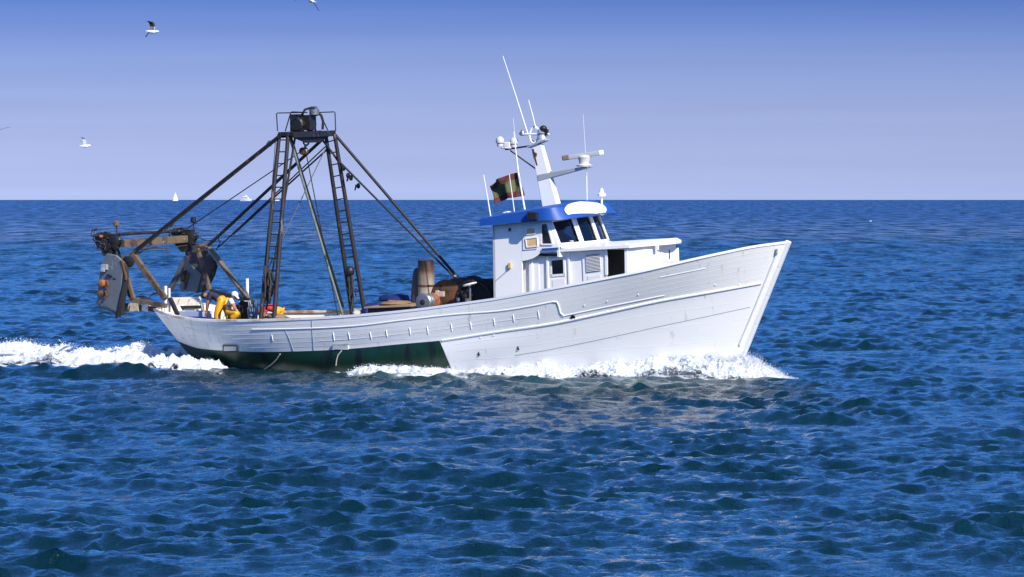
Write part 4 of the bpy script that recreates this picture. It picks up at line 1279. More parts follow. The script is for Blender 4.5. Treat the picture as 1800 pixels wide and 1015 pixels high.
gpart('loose_cable', [(288, 515, -1.9), (270, 516, -1.9), (262, 524, -1.9), (240, 526, -1.95)], .02, 'ropedark')
# white bollard pipes at the rail
for u, v0, v1, y in ((291, 503, 541, -1.45), (297.5, 507, 541, -1.3), (434.5, 490, 519, 2.05)):
    a, b = L(u + .3, v1, y), L(u, v0, y)
    mb_ = MB(); mb_.tube([a - Vector((0, 0, .15)), b], .052 if u < 297 or u > 400 else .038, 9); boat.part('bollard_pipe', mb_, M['white'], smooth=True)

# ------------------------------------------------------------------ otter boards (trawl doors) hanging from the gantry
c = L(199, 500, -2.35)
t = Thing('trawl_door', 'grey steel trawl door with orange floats hung at the near stern corner', 'trawl door', tuple(L(205, 548, -2.35)), frame=BM, group='trawl doors on the stern gantry')
dpx = [(187,446),(203,449),(216,461),(215,480),(213,505),(209,549),(196,545),(170,531),(172,503),(178,462)]
P = [L(u, v, -2.42 - .004 * (u - 190)) for u, v in dpx]
mb_ = MB(); mb_.slab(P, (0.02, .10, 0)); plate = t.part('plate', mb_, M['door'], bevel=.02)
mb_ = MB(); mb_.tube([L(u, v, -2.42) for u, v in ((217,462),(221,472),(220,498),(215,525),(211,551),(206,556),(203,548))], [.06, .10, .11, .12, .13, .10, .05], 8); t.part('keel_shoe', mb_, M['rubber'], smooth=True)
mb_ = MB(); mb_.tube([L(u, v, -2.45) for u, v in ((170,531),(178,540),(196,547),(207,551))], .035, 6); t.part('edge_tube', mb_, M['black'], smooth=True)
mb_ = MB(); mb_.tube([L(u, v, -2.5) for u, v in ((214,458),(222,488),(221,492))], .05, 7); t.part('edge_strap', mb_, M['rust'], smooth=True)
for (u, v, r, m_) in ((182, 498, .13, 'rustor'), (179.5, 516, .11, 'rust')):
    mb_ = MB(); mb_.lathe(L(u, v, -2.40), (0, -1, 0), [(0, r * .9), (.12, r), (.19, r * .75), (.22, r * .2)], 14); f_ = t.part('float', mb_, M[m_], plate, smooth=True)
    mb_ = MB(); mb_.tube([L(u + 5, v - 4, -2.45), L(u + 8, v + 3, -2.45), L(u + 4, v + 9, -2.45)], .05, 6); t.part('float_strap', mb_, M['rust'], plate)
mb_ = MB(); mb_.box(L(184, 470, -2.46), (.22, .10, .18)); mb_.box(L(181, 475, -2.50), (.14, .1, .12)); t.part('bracket', mb_, M['galv'], plate, bevel=.015)
mb_ = MB(); mb_.bar(L(188, 483, -2.46), L(197, 487, -2.46), .04, .05); mb_.bar(L(199, 489, -2.46), L(206, 493, -2.46), .03, .04); t.part('slot_bar', mb_, M['black'], plate)
mb_ = MB(); mb_.tube([L(206, 449, -2.3), L(203, 438, -2.2), L(200, 430, -2.1)], .035, 6); t.part('hanging_chain', mb_, M['black'])
mb_ = MB(); mb_.tube([L(210, 557, -2.3), L(216, 559, -2.2), L(222, 556, -2.1), L(226, 548, -1.9), L(228, 538, -1.8)], .018, 5); t.part('loose_line', mb_, M['ropedark'])

t = Thing('trawl_door', 'trawl door in shade-darkened colour hung upright behind the two crouching fishermen at the far stern corner', 'trawl door', tuple(L(345, 515, 2.2)), frame=BM, group='trawl doors on the stern gantry')
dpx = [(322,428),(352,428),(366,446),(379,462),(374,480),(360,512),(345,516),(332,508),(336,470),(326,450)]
mb_ = MB(); mb_.slab([L(u, v, 2.0) for u, v in dpx], (0, .12, 0)); plate = t.part('plate', mb_, M['doorshaded'], bevel=.02)
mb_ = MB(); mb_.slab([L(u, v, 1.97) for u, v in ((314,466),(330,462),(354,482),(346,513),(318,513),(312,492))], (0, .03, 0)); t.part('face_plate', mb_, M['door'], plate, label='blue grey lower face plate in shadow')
mb_ = MB(); mb_.slab([L(u, v, 1.955) for u, v in ((318,479),(328,475),(331,488),(326,497),(317,494))], (0, .014, 0)); t.part('opening', mb_, M['rubber'], plate)
mb_ = MB(); mb_.bar(L(331, 480, 1.93), L(324, 508, 1.93), .07, .05, up=(0, 1, 0)); t.part('bracket', mb_, M['rust'], plate)
mb_ = MB(); mb_.tube([L(u, v, 2.0) for u, v in ((376,460),(379,468),(374,482),(363,505),(356,514))], [.05, .08, .09, .09, .05], 7); t.part('keel_shoe', mb_, M['rubber'], smooth=True)
mb_ = MB(); mb_.box(L(374, 467, 1.95), (.12, .1, .2)); t.part('rusty_lug', mb_, M['rust'], plate)
mb_ = MB(); mb_.tube([L(343, 430, 1.9), L(338, 418, 1.7)], .035, 6); t.part('hanging_chain', mb_, M['black'])

# ------------------------------------------------------------------ funnel, engine casing, winch
c = L(750.5, 541, .2)
h = L(750.5, 458, .2).z - c.z
fm_ = MB(); fm_.lathe(c - Vector((0, 0, .3)), (-.01, 0, 1), [(0, .285), (h * .5, .275), (h * .8 + .3, .262), (h * .8 + .301, .262)], 24)
M['funnel_sooted'] = funnel_mat(c.z + h * .40, c.z + h * .98)
fun = boat.part('funnel', fm_, M['funnel_sooted'], smooth=True)
mb_ = MB(); z1 = h * .8
mb_.lathe(c + Vector((-.01, 0, z1)), (-.01, 0, 1), [(0, .263), (h * .2, .255), (h * .2, .225), (h * .1, .22)], 24); boat.part('funnel_top', mb_, M['funnel_sooted'], fun, smooth=True, label='sooty dark brown rim of the funnel')
mb_ = MB(); c2_ = L(735, 545, .35); h2 = L(735, 470, .35).z - c2_.z
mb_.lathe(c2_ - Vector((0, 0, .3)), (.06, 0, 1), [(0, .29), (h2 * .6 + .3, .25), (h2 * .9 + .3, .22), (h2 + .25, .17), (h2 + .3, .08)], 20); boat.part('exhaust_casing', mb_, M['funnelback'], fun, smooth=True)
mb_ = MB(); mb_.lathe(c + Vector((0, 0, h * .45)), (0, 0, 1), [(0, .285), (.03, .29), (.06, .285)], 24); boat.part('funnel_band', mb_, M['rust'], fun, smooth=True)
ca = MB()
e0, e1 = L(664, 540, -.6), L(742, 538, -.6)
ca.slab([Vector((e0.x, -1.3, e0.z - .75)), Vector((e1.x, -1.3, e1.z - .75)), Vector((e1.x, -1.3, e1.z + .02)), Vector((e0.x, -1.3, e0.z))], (0, 2.3, 0))
cas = boat.part('engine_casing', ca, M['mastdark'], bevel=.02)
mb_ = MB(); mb_.slab([Vector((e0.x - .08, -1.38, e0.z + .004)), Vector((e1.x, -1.38, e1.z + .024)), Vector((e1.x, -1.38, e1.z + .07)), Vector((e0.x - .08, -1.38, e0.z + .05))], (0, 2.45, 0)); boat.part('casing_lid', mb_, M['wood'], cas)

wa = L(748, 530, -1.75)
wx = lambda y: Vector((wa.x + (y + 1.75) * .02, y, wa.z - .02))
wn_ = MB(); wn_.lathe(wx(-1.6), (0, 1, 0), [(0, .06), (3.2, .06)], 10)
for y in (-1.15, -.2, .9): wn_.box(wx(y) - Vector((0, 0, .4)), (.5, .10, .8))
win = boat.part('trawl_winch', wn_, M['rust'], bevel=.015)
mb_ = MB(); mb_.lathe(wx(-1.95), (0, 1, 0), [(0, .11), (.02, .24), (.07, .285), (.12, .27), (.18, .215), (.30, .20), (.36, .24), (.42, .26), (.46, .2)], 28)
wh_o = boat.part('warping_head', mb_, M['steel'], win, smooth=True, angle=30)
mb_ = MB(); mb_.lathe(wx(-1.97), (0, 1, 0), [(0, .06), (.03, .105), (.06, .105)], 20); boat.part('warping_head_hub', mb_, M['dark'], win, smooth=True)
mb_ = MB(); mb_.lathe(wx(-1.48), (0, 1, 0), [(0, .2), (.02, .26), (.24, .26), (.26, .2)], 24); boat.part('brake_drum', mb_, M['rustor'], win, smooth=True, angle=30)
mb_ = MB(); mb_.box(wx(-1.18) + Vector((.12, 0, .02)), (.10, .12, .62)); mb_.box(wx(-1.18) + Vector((.26, 0, .22)), (.2, .12, .16)); boat.part('bearing_plate', mb_, M['funnel'], win, bevel=.01)
dr = lambda y: wx(y) + Vector((.30, 0, .12))
for y, r, m_ in ((-.95, .55, 'rust'), (-.25, .56, 'rust'), (.15, .56, 'mastdark'), (.9, .58, 'mastdark')):
    mb_ = MB(); mb_.lathe(dr(y), (0, 1, 0), [(0, r * .96), (.012, r), (.05, r), (.062, r * .96)], 36); boat.part('drum_flange', mb_, M[m_], win, smooth=True, angle=30)
mb_ = MB(); mb_.lathe(dr(-.88), (0, 1, 0), [(0, .40), (.6, .40)], 28); boat.part('warp_drum', mb_, M['gantry'], win, smooth=True, angle=30)
mb_ = MB(); mb_.lathe(dr(.22), (0, 1, 0), [(0, .42), (.65, .42)], 28); boat.part('warp_drum', mb_, M['ropedark'], win, smooth=True, angle=30)
# net drum ahead of the winch, wound with black net
nd = lambda y: Vector((L(846, 525, -.7).x, y, L(846, 525, -.7).z))
mb_ = MB(); mb_.lathe(nd(-1.25), (0, 1, 0), [(0, .34), (.04, .56), (.35, .60), (.8, .55), (1.2, .61), (1.7, .57), (2.2, .60), (2.5, .5)], 30); ndo = boat.part('net_drum', mb_, M['net'], smooth=True)
for y in (-1.32, -1.05, -.80, -.5):
    mb_ = MB(); mb_.tube([nd(y) + Vector(((.60 + .015 * math.sin(5 * a)) * math.cos(a), .05 * math.sin(3 * a), .60 * math.sin(a))) for a in [i * math.pi / 16 for i in range(32)]], .03, 6, closed=True); boat.part('drum_hoop', mb_, M['black'] if y > -1.2 else M['mastdark'], ndo, smooth=True)
mb_ = MB(); mb_.box(nd(-1.3) - Vector((0, 0, .45)), (.9, .08, .5)); boat.part('drum_bearer', mb_, M['mastdark'], ndo)
# brake handwheel standing on a spindle
c = L(826, 501, -1.45)
mb_ = MB(); mb_.tube([c - Vector((0, 0, .6)), c], .035, 7); hw = boat.part('brake_stand', mb_, M['steel'], win, smooth=True)
mb_ = MB(); mb_.tube([c + Vector((.21 * math.cos(a), .21 * math.sin(a), .02 + .05 * math.cos(a))) for a in [i * math.pi / 9 for i in range(18)]], .028, 6, closed=True)
for a in (0, 2.1, 4.2): mb_.tube([c, c + Vector((.2 * math.cos(a), .2 * math.sin(a), .02 + .05 * math.cos(a)))], .02, 5)
boat.part('brake_handwheel', mb_, M['rail'], win, smooth=True)
# small gear round the winch
for k, (u, v, y, s) in enumerate(((818, 522, -1.4, .16), (822, 530, -1.5, .12), (795, 500, .2, .10), (812, 515, -1.2, .13), (806, 528, -1.4, .10), (830, 520, -1.2, .12))):
    mb_ = MB(); mb_.box(L(u, v, y), (s, s, s * 1.5)); mb_.lathe(L(u, v, y - s * .5), (0, -1, 0), [(0, s * .5), (s * .4, s * .45), (s * .5, .01)], 10); boat.part('valve_block', mb_, M['steel'] if k % 3 == 1 else M['mastdark'], win, bevel=.01)
for u, y in ((793, .6), (831, .6), (845, .4), (858, .2), (866, 0)):
    mb_ = MB(); a = L(u, 496, y); mb_.tube([a - Vector((0, 0, .4)), a + Vector((0, 0, .12 if u == 831 else .03))], .03, 6); boat.part('guard_stanchion', mb_, M['mastdark'], win)
mb_ = MB(); mb_.tube([L(793, 496, .6), L(831, 493, .6), L(858, 492, .3), L(867, 491, .2)], .018, 6); boat.part('guard_rail', mb_, M['galv'], win)
# ------------------------------------------------------------------ flag
fl = Thing('flag', 'weathered red and yellow striped flag streaming aft from the roof pole', 'flag', tuple(L(920, 344, flag_y)), frame=BM)
tl, bl, tr_, br = L(911.5, 303, flag_y), L(920.5, 344, flag_y), L(858, 331, flag_y - .15), L(872, 356, flag_y - .15)
P = []
for j in range(17):
    g_ = j / 16; row = []
    for i in range(29):
        f = i / 28
        p = tl.lerp(bl, g_).lerp(tr_.lerp(br, g_), f)
        top = .10 * math.sin(f * math.pi) * (1 - g_) * 1.2
        p.z += top - .06 * math.sin(f * 5 + g_ * 2) * f
        p.y += .16 * math.sin(f * 8.5 + g_ * 1.6) * (.25 + f) + .05 * math.sin(f * 17 - g_ * 5)
        row.append(p)
    P.append(row)
fm2 = MB(); fm2.grid(P)
def stripe_mi(me):
    k = 0
    for i, pl in enumerate(me.polygons):
        j = i // 28
        pl.material_index = 0 if j < 4 or j > 11 else 1
me = fm2.mesh('cloth', fl.base, True, False, 180)
stripe_mi(me)
fo = fl.part('cloth', me, [mat('flag_red', (.085, .02, .014), .85, var=.35, scale=6, wear=((.10, .02, .015), 4, .52, .1, (1, 1, 1))), mat('flag_yellow', (.10, .105, .035), .85, var=.3, scale=6, wear=((.03, .055, .022), 3.2, .46, .12, (1, 1, 1)), wear2=((.22, .07, .02), 5, .60, .08, (1, 1, 1)))])
sm_ = fo.modifiers.new('thickness', 'SOLIDIFY'); sm_.thickness = .006

# ------------------------------------------------------------------ gear lying and hanging on board
def rope_bundle(label, pts_list, m_, r, name='rope_bundle', cat='rope'):
    base = min((L(*p) for pl in pts_list for p in pl), key=lambda q: q.z)
    t = Thing(name, label, cat, tuple(base), frame=BM, group='ropes hanging on board')
    for pl in pts_list:
        P = [L(*p) for p in pl]; Q = []
        for a, b in zip(P[:-1], P[1:]):
            for k in range(4): Q.append(a.lerp(b, k / 4) + Vector((RNG.normal(0, .012), RNG.normal(0, .02), RNG.normal(0, .012))))
        mb_ = MB(); mb_.tube(Q + [P[-1]], r, 6); t.part('strand', mb_, M[m_], smooth=True)
    return t
rs2 = np.random.RandomState(3)
def hank(u0, u1, v0, v1, y, n):
    out = []
    for i in range(n):
        u = rs2.uniform(u0, u1); w = rs2.uniform(1.2, 3.2); a, b = v0 + rs2.uniform(0, 12), v1 - rs2.uniform(0, 22); yy = y + rs2.uniform(-.15, .15)
        out.append([(u, a, yy), (u - w, (a + b) / 2, yy), (u + rs2.uniform(-2, 2), b, yy), (u + w, (a + b) / 2 + 4, yy - .03), (u + .5, a, yy)])
    return out
rope_bundle('dark bundle of ropes and hooks hanging inside the near gantry ladder', hank(463, 479, 468, 538, -1.85, 12), 'ropedark', .034)
rope_bundle('dark tackle hanging on the far gantry ladder', hank(611, 621, 478, 550, 1.8, 6) + [[(626, 508, 1.9), (625, 516, 1.9), (627, 522, 1.9)]], 'ropedark', .026)
rope_bundle('pale blue ropes hanging by the rail beside the crouching man', hank(440, 450, 528, 566, -1.75, 7), 'ropeblue', .024)
rope_bundle('tan ropes tied to the far brace foot', hank(437, 444, 518, 566, -1.6, 4), 'rope', .02)
for k in range(3):
    pass
mb_ = MB(); mb_.ball(L(615, 477, 1.75), .16, 10, (1, 1, 1.1)); tb = Thing('tackle_block', 'round dark tackle block on the far gantry ladder', 'pulley', tuple(L(615, 483, 1.75)), frame=BM); tb.part('block', mb_, M['black'], smooth=True)
mb_ = MB(); mb_.tube([L(616, 484, 1.75), L(617, 495, 1.75)], .03, 6); tb.part('hook', mb_, M['steel'])

def lumpy(name, label, cat, c, size, m_, seed, amp=.25, n=28, flat=-.35):
    """heap of cloth or net: a displaced dome"""
    t = Thing(name, label, cat, tuple(c + Vector((0, 0, flat * size[2]))), frame=BM, group={'net_heap': 'net heaps on deck', 'blue_tarpaulin': 'blue tarpaulins on deck'}.get(name))
    mb_ = MB(); mb_.ball((0, 0, 0), 1, n)
    V = np.array([tuple(p) for p in mb_.v]); d = 1 + amp * fbm(V[:, 0] * 1.7 + seed, V[:, 1] * 1.7, V[:, 2] * 1.7, 4)
    V = V * d[:, None]; V[:, 2] = np.maximum(V[:, 2], flat)
    mb_.v = [c + Vector((p[0] * size[0], p[1] * size[1], p[2] * size[2])) for p in V]
    t.part('heap', mb_, M[m_], smooth=True, angle=180)
    return t
ez = e0.z + .07
lumpy('net_heap', 'tan fishing net heaped on the engine casing lid', 'fishing net', Vector((L(696, 533, -.4).x, -.4, ez + .05)), (.48, .6, .10), 'nettan', 3)
lumpy('blue_tarpaulin', 'dark blue tarpaulin folded on the casing behind the tan net', 'tarpaulin', Vector((L(690, 531, .7).x, .75, ez + .10)), (.55, .35, .16), 'tarp', 9)
lumpy('blue_tarpaulin', 'dark blue tarpaulin heap at the foot of the far gantry ladder', 'tarpaulin', L(655, 550, -.2), (.42, .4, .30), 'tarp', 5)
lumpy('black_sack', 'rounded black sack beside the far ladder foot', 'sack', L(650, 543, .3), (.17, .2, .2), 'navy', 6, .12)
lumpy('blue_tarpaulin', 'dark blue sheet spread on the deck below the bending man', 'tarpaulin', L(352, 562, -1.4), (.7, .35, .10), 'tarp', 13, .15)
lumpy('net_heap', 'dark net heaped on deck behind the crouching man', 'fishing net', L(428, 556, -.6), (.35, .4, .5), 'net', 15)
lumpy('net_heap', 'small pale net heap by the far ladder foot', 'fishing net', L(627, 554, -1.2), (.16, .2, .15), 'rope', 21)
lumpy('coil_of_rope', 'flat tan coil of rope on the rail by the near gantry ladder', 'rope', L(484, 558, -1.9), (.33, .2, .12), 'nettan', 23, .15)
# stern platform: cream boards with a dark hatch below, and a pale fish box
t = Thing('stern_hatch', 'cream boarded hatch at the stern below the dark trawl door', 'hatch', tuple(L(335, 545, .4)), frame=BM)
for k in range(6):
    mb_ = MB(); a = L(302, 526 + 3.2 * k, .9 - .12 * k); b = L(352, 524.5 + 3.2 * k, .9 - .12 * k); mb_.bar(a, b, .10, .14, up=(0, 1, 0)); t.part('board', mb_, M['inner'], bevel=.01)
mb_ = MB(); mb_.bar(L(304, 541, .2), L(352, 540, .2), .1, .16, up=(0, 1, 0)); t.part('sill', mb_, M['dark'])
for u in (312, 330, 345):
    mb_ = MB(); mb_.bar(L(u + 3, 527, .70), L(u, 538, .38), .03, .03); t.part('batten', mb_, M['wood'])
t = Thing('fish_box', 'pale grey blue fish box standing open on the stern deck', 'fish box', tuple(L(342, 562, -.9)), frame=BM, group='fish boxes on the aft deck')
c = L(340, 556, -.9)
for dx, dy, sx, sy in ((0, -.3, 1.0, .04), (0, .3, 1.0, .04), (-.5, 0, .04, .64), (.5, 0, .04, .64)):
    mb_ = MB(); mb_.box(c + Vector((dx, dy, 0)), (sx, sy, .34)); t.part('side', mb_, M['palebox'], bevel=.01)
mb_ = MB(); mb_.box(c - Vector((0, 0, .15)), (.98, .6, .03)); t.part('base', mb_, M['palebox'])
t = Thing('fish_box', 'small cream box standing beside the white capped man', 'fish box', tuple(L(434, 556, .2)), frame=BM, group='fish boxes on the aft deck')
mb_ = MB(); mb_.box(L(433, 540, .2), (.34, .3, .32)); t.part('body', mb_, M['rail'], bevel=.01)
mb_ = MB(); mb_.box(L(433, 540, .2) + Vector((0, 0, .18)), (.37, .33, .035)); t.part('lid', mb_, M['inner'], bevel=.008)

# ------------------------------------------------------------------ people
def skin_body(t, name, verts, edges, m_, parent=None, root=0, lvl=2):
    """one continuous surface grown round a skeleton: verts = [(point, radius)]"""
    me = bpy.data.meshes.new(name)
    bm = bmesh.new(); lay = bm.verts.layers.skin.verify(); bv = []
    for i, (p, r) in enumerate(verts):
        v = bm.verts.new(Vector(p) - t.base); rr = r if isinstance(r, tuple) else (r, r)
        v[lay].radius = rr; v[lay].use_root = (i == root); bv.append(v)
    for a, b in edges: bm.edges.new((bv[a], bv[b]))
    bm.to_mesh(me); bm.free()
    me.materials.append(m_)
    o = bpy.data.objects.new(name, me); COL.objects.link(o); o.parent = parent or t.o
    sk = o.modifiers.new('skin', 'SKIN'); sk.use_smooth_shade = True; sk.branch_smoothing = .3
    sb = o.modifiers.new('subdivision', 'SUBSURF'); sb.levels = lvl; sb.render_levels = lvl
    return o
def person(label, J, shirt, trousers, headwear, face, sleeve=.55, base=None):
    """J: joints in boat-local metres"""
    t = Thing('person', label, 'person', tuple(base), frame=BM, group='crew working on the aft deck')
    V, E, ix = [], [], {}
    def n(k, p, r):
        ix[k] = len(V); V.append((Vector(p), r)); return ix[k]
    def e(a, b): E.append((ix[a], ix[b]))
    hipc = (J['hipL'] + J['hipR']) / 2; shc = (J['shL'] + J['shR']) / 2
    n('pel', hipc, .125); n('wai', hipc.lerp(shc, .35), .115); n('che', hipc.lerp(shc, .78), .13); n('nek', shc.lerp(J['head'], .42), .055)
    n('chin', shc.lerp(J['head'], .72), .075); n('hd', J['head'], .10); up = (J['head'] - shc).normalized(); n('crn', J['head'] + up * .085, .072)
    for a, b in (('pel', 'wai'), ('wai', 'che'), ('che', 'nek'), ('nek', 'chin'), ('chin', 'hd'), ('hd', 'crn')): e(a, b)
    for s in 'LR':
        n('sh' + s, J['sh' + s], .070); n('el' + s, J['el' + s], .047); n('wr' + s, J['wr' + s], .033)
        e('che', 'sh' + s); e('sh' + s, 'el' + s); e('el' + s, 'wr' + s)
        d = (J['wr' + s] - J['el' + s]).normalized(); sd = d.cross(Vector((1, .3, 0))).normalized(); fw = d.cross(sd)
        n('pa' + s, J['wr' + s] + d * .055, (.042, .024)); e('wr' + s, 'pa' + s)
        for k, (off, ln) in enumerate(((-.030, .062), (-.010, .075), (.010, .070), (.030, .055))):
            n('f%d%s' % (k, s), J['wr' + s] + d * .095 + sd * off, .010); n('g%d%s' % (k, s), J['wr' + s] + d * (.095 + ln * .6) + sd * off * 1.1 + fw * .02, .009); n('h%d%s' % (k, s), J['wr' + s] + d * (.095 + ln) + sd * off * 1.1 + fw * .05, .008)
            e('pa' + s, 'f%d%s' % (k, s)); e('f%d%s' % (k, s), 'g%d%s' % (k, s)); e('g%d%s' % (k, s), 'h%d%s' % (k, s))
        n('t0' + s, J['wr' + s] + d * .035 + sd * .045 + fw * .012, .012); n('t1' + s, J['wr' + s] + d * .075 + sd * .062 + fw * .03, .010); e('pa' + s, 't0' + s); e('t0' + s, 't1' + s)
        n('hp' + s, J['hip' + s], .092); n('kn' + s, J['kn' + s], .062); n('an' + s, J['an' + s], .045); n('to' + s, J['to' + s], .04)
        e('pel', 'hp' + s); e('hp' + s, 'kn' + s); e('kn' + s, 'an' + s); e('an' + s, 'to' + s)
    body = skin_body(t, 'body', V, E, M['skin'])
    # face: nose, ears, eyes
    hd = J['head']; f = Vector(face).normalized(); f = (f - up * f.dot(up)).normalized(); sdv = up.cross(f)
    mb_ = MB(); mb_.tube([hd + f * .095 + up * .02, hd + f * .125 - up * .012, hd + f * .10 - up * .025], [.010, .017, .012], 6)
    for s in (-1, 1): mb_.ball(hd + sdv * s * .098 - up * .005, .026, 8, (.8, .8, 1.2))
    t.part('nose_and_ears', mb_, M['skin'], body, smooth=True)
    mb_ = MB()
    for s in (-1, 1): mb_.ball(hd + f * .092 + sdv * s * .034 + up * .012, .012, 7)
    mb_.bar(hd + f * .094 - up * .05 - sdv * .022, hd + f * .094 - up * .05 + sdv * .022, .012, .010)
    t.part('eyes_and_mouth', mb_, M['hair'], body, smooth=True)
    # hair or cap
    mb_ = MB(); mb_.ball((0, 0, 0), .118, 14); rot = Matrix((sdv, f, up)).transposed()
    mb_.v = [hd + up * .028 - f * .012 + rot @ Vector((p.x, p.y * 1.05, max(p.z, -.035 if p.y < .02 else .02))) for p in mb_.v]
    t.part('cap' if headwear == 'cloth' else 'hair', mb_, M[headwear], body, smooth=True)
    if headwear == 'cloth':
        mb_ = MB(); mb_.slab([hd + up * .045 + f * .10 - sdv * .07, hd + up * .038 + f * .18 - sdv * .04, hd + up * .038 + f * .18 + sdv * .04, hd + up * .045 + f * .10 + sdv * .07], up * .012); t.part('cap_peak', mb_, M[headwear], body)
    # shirt
    SV = [(hipc.lerp(shc, .12), .145), (hipc.lerp(shc, .45), .142), (hipc.lerp(shc, .80), .155), (shc.lerp(J['head'], .22), .075)]
    SE = [(0, 1), (1, 2), (2, 3)]
    for s in 'LR':
        k = len(SV); SV += [(J['sh' + s], .086), (J['sh' + s].lerp(J['el' + s], sleeve), .072), (J['sh' + s].lerp(J['el' + s], sleeve + .08), .070)]; SE += [(2, k), (k, k + 1), (k + 1, k + 2)]
    skin_body(t, 'shirt', SV, SE, M[shirt], body)
    # oilskin trousers with bib
    TV = [(hipc, .185), (hipc.lerp(shc, .30), .172)]; TE = [(0, 1)]
    for s in 'LR':
        k = len(TV); TV += [(J['hip' + s], .145), (J['hip' + s].lerp(J['kn' + s], .55), .135), (J['kn' + s], .122), (J['kn' + s].lerp(J['an' + s], .5), .115), (J['kn' + s].lerp(J['an' + s], .9), .118)]
        TE += [(0, k), (k, k + 1), (k + 1, k + 2), (k + 2, k + 3), (k + 3, k + 4)]
    skin_body(t, 'oilskin_trousers', TV, TE, M[trousers], body)
    for s in 'LR':
        mb_ = MB(); a = J['an' + s]; b = J['to' + s]; mb_.tube([a + Vector((0, 0, .16)), a + Vector((0, 0, .03)), a.lerp(b, .4), b + (b - a) * .3], [.075, .07, .062, .045], 10); t.part('boot', mb_, M['rubber'], body, smooth=True)
    return t
Vv = Vector
# man bending right over, facing aft
h0 = L(391, 529, -1.15); zd = h0.z - .92
person('man in dark shirt and yellow oilskin trousers bending over at the stern', dict(
    hipL=h0 + Vv((0, -.10, 0)), hipR=h0 + Vv((0, .10, 0)), shL=L(370, 517, -1.38), shR=L(371, 516.5, -.95), head=L(360.5, 519.5, -1.17),
    elL=L(364, 534, -1.42), elR=L(366, 534, -.95), wrL=L(363, 547, -1.35), wrR=L(364, 547, -1.0),
    knL=Vv((h0.x - .12, -1.30, zd + .48)), knR=Vv((h0.x + .14, -1.02, zd + .47)), anL=Vv((h0.x - .10, -1.32, zd + .08)), anR=Vv((h0.x + .20, -1.0, zd + .08)),
    toL=Vv((h0.x - .30, -1.32, zd + .04)), toR=Vv((h0.x + .0, -1.0, zd + .04))), 'navy', 'yellow', 'hair', (-.3, 0, -1), base=(h0.x, -1.15, zd))
h1 = L(404, 549, -1.45); zd1_ = h1.z - .32
person('man in white cap and white shirt crouching in yellow oilskin trousers', dict(
    hipL=h1 + Vv((0, -.10, 0)), hipR=h1 + Vv((0, .10, 0)), shL=L(405, 527.5, -1.64), shR=L(406, 527, -1.24), head=L(412, 520, -1.44),
    elL=L(411.5, 540, -1.72), elR=L(413, 540, -1.2), wrL=L(416, 551, -1.62), wrR=L(417, 551, -1.3),
    knL=L(419, 551, -1.62), knR=L(420, 551, -1.22), anL=Vv((h1.x + .10, -1.62, zd1_ + .08)), anR=Vv((h1.x + .12, -1.25, zd1_ + .08)),
    toL=Vv((h1.x + .30, -1.62, zd1_ + .04)), toR=Vv((h1.x + .32, -1.25, zd1_ + .04))), 'cloth', 'yellow', 'cloth', (1, 0, -.7), base=(h1.x, -1.45, zd1_))
h2_ = L(490, 545, -.9); zd2 = h2_.z - .80
person('man in red shirt and yellow trousers bending behind the near gantry ladder', dict(
    hipL=h2_ + Vv((0, -.10, 0)), hipR=h2_ + Vv((0, .10, 0)), shL=L(468, 540, -1.14), shR=L(469, 539.5, -.70), head=L(460, 548, -.92),
    elL=L(464, 555, -1.2), elR=L(465, 555, -.7), wrL=L(462, 565, -1.1), wrR=L(463, 565, -.8),
    knL=Vv((h2_.x - .16, -1.02, zd2 + .42)), knR=Vv((h2_.x - .10, -.78, zd2 + .42)), anL=Vv((h2_.x - .02, -1.04, zd2 + .08)), anR=Vv((h2_.x + .06, -.76, zd2 + .08)),
    toL=Vv((h2_.x - .22, -1.04, zd2 + .04)), toR=Vv((h2_.x - .14, -.76, zd2 + .04))), 'red', 'yellow', 'red', (-.4, 0, -1), base=(h2_.x, -.9, zd2))

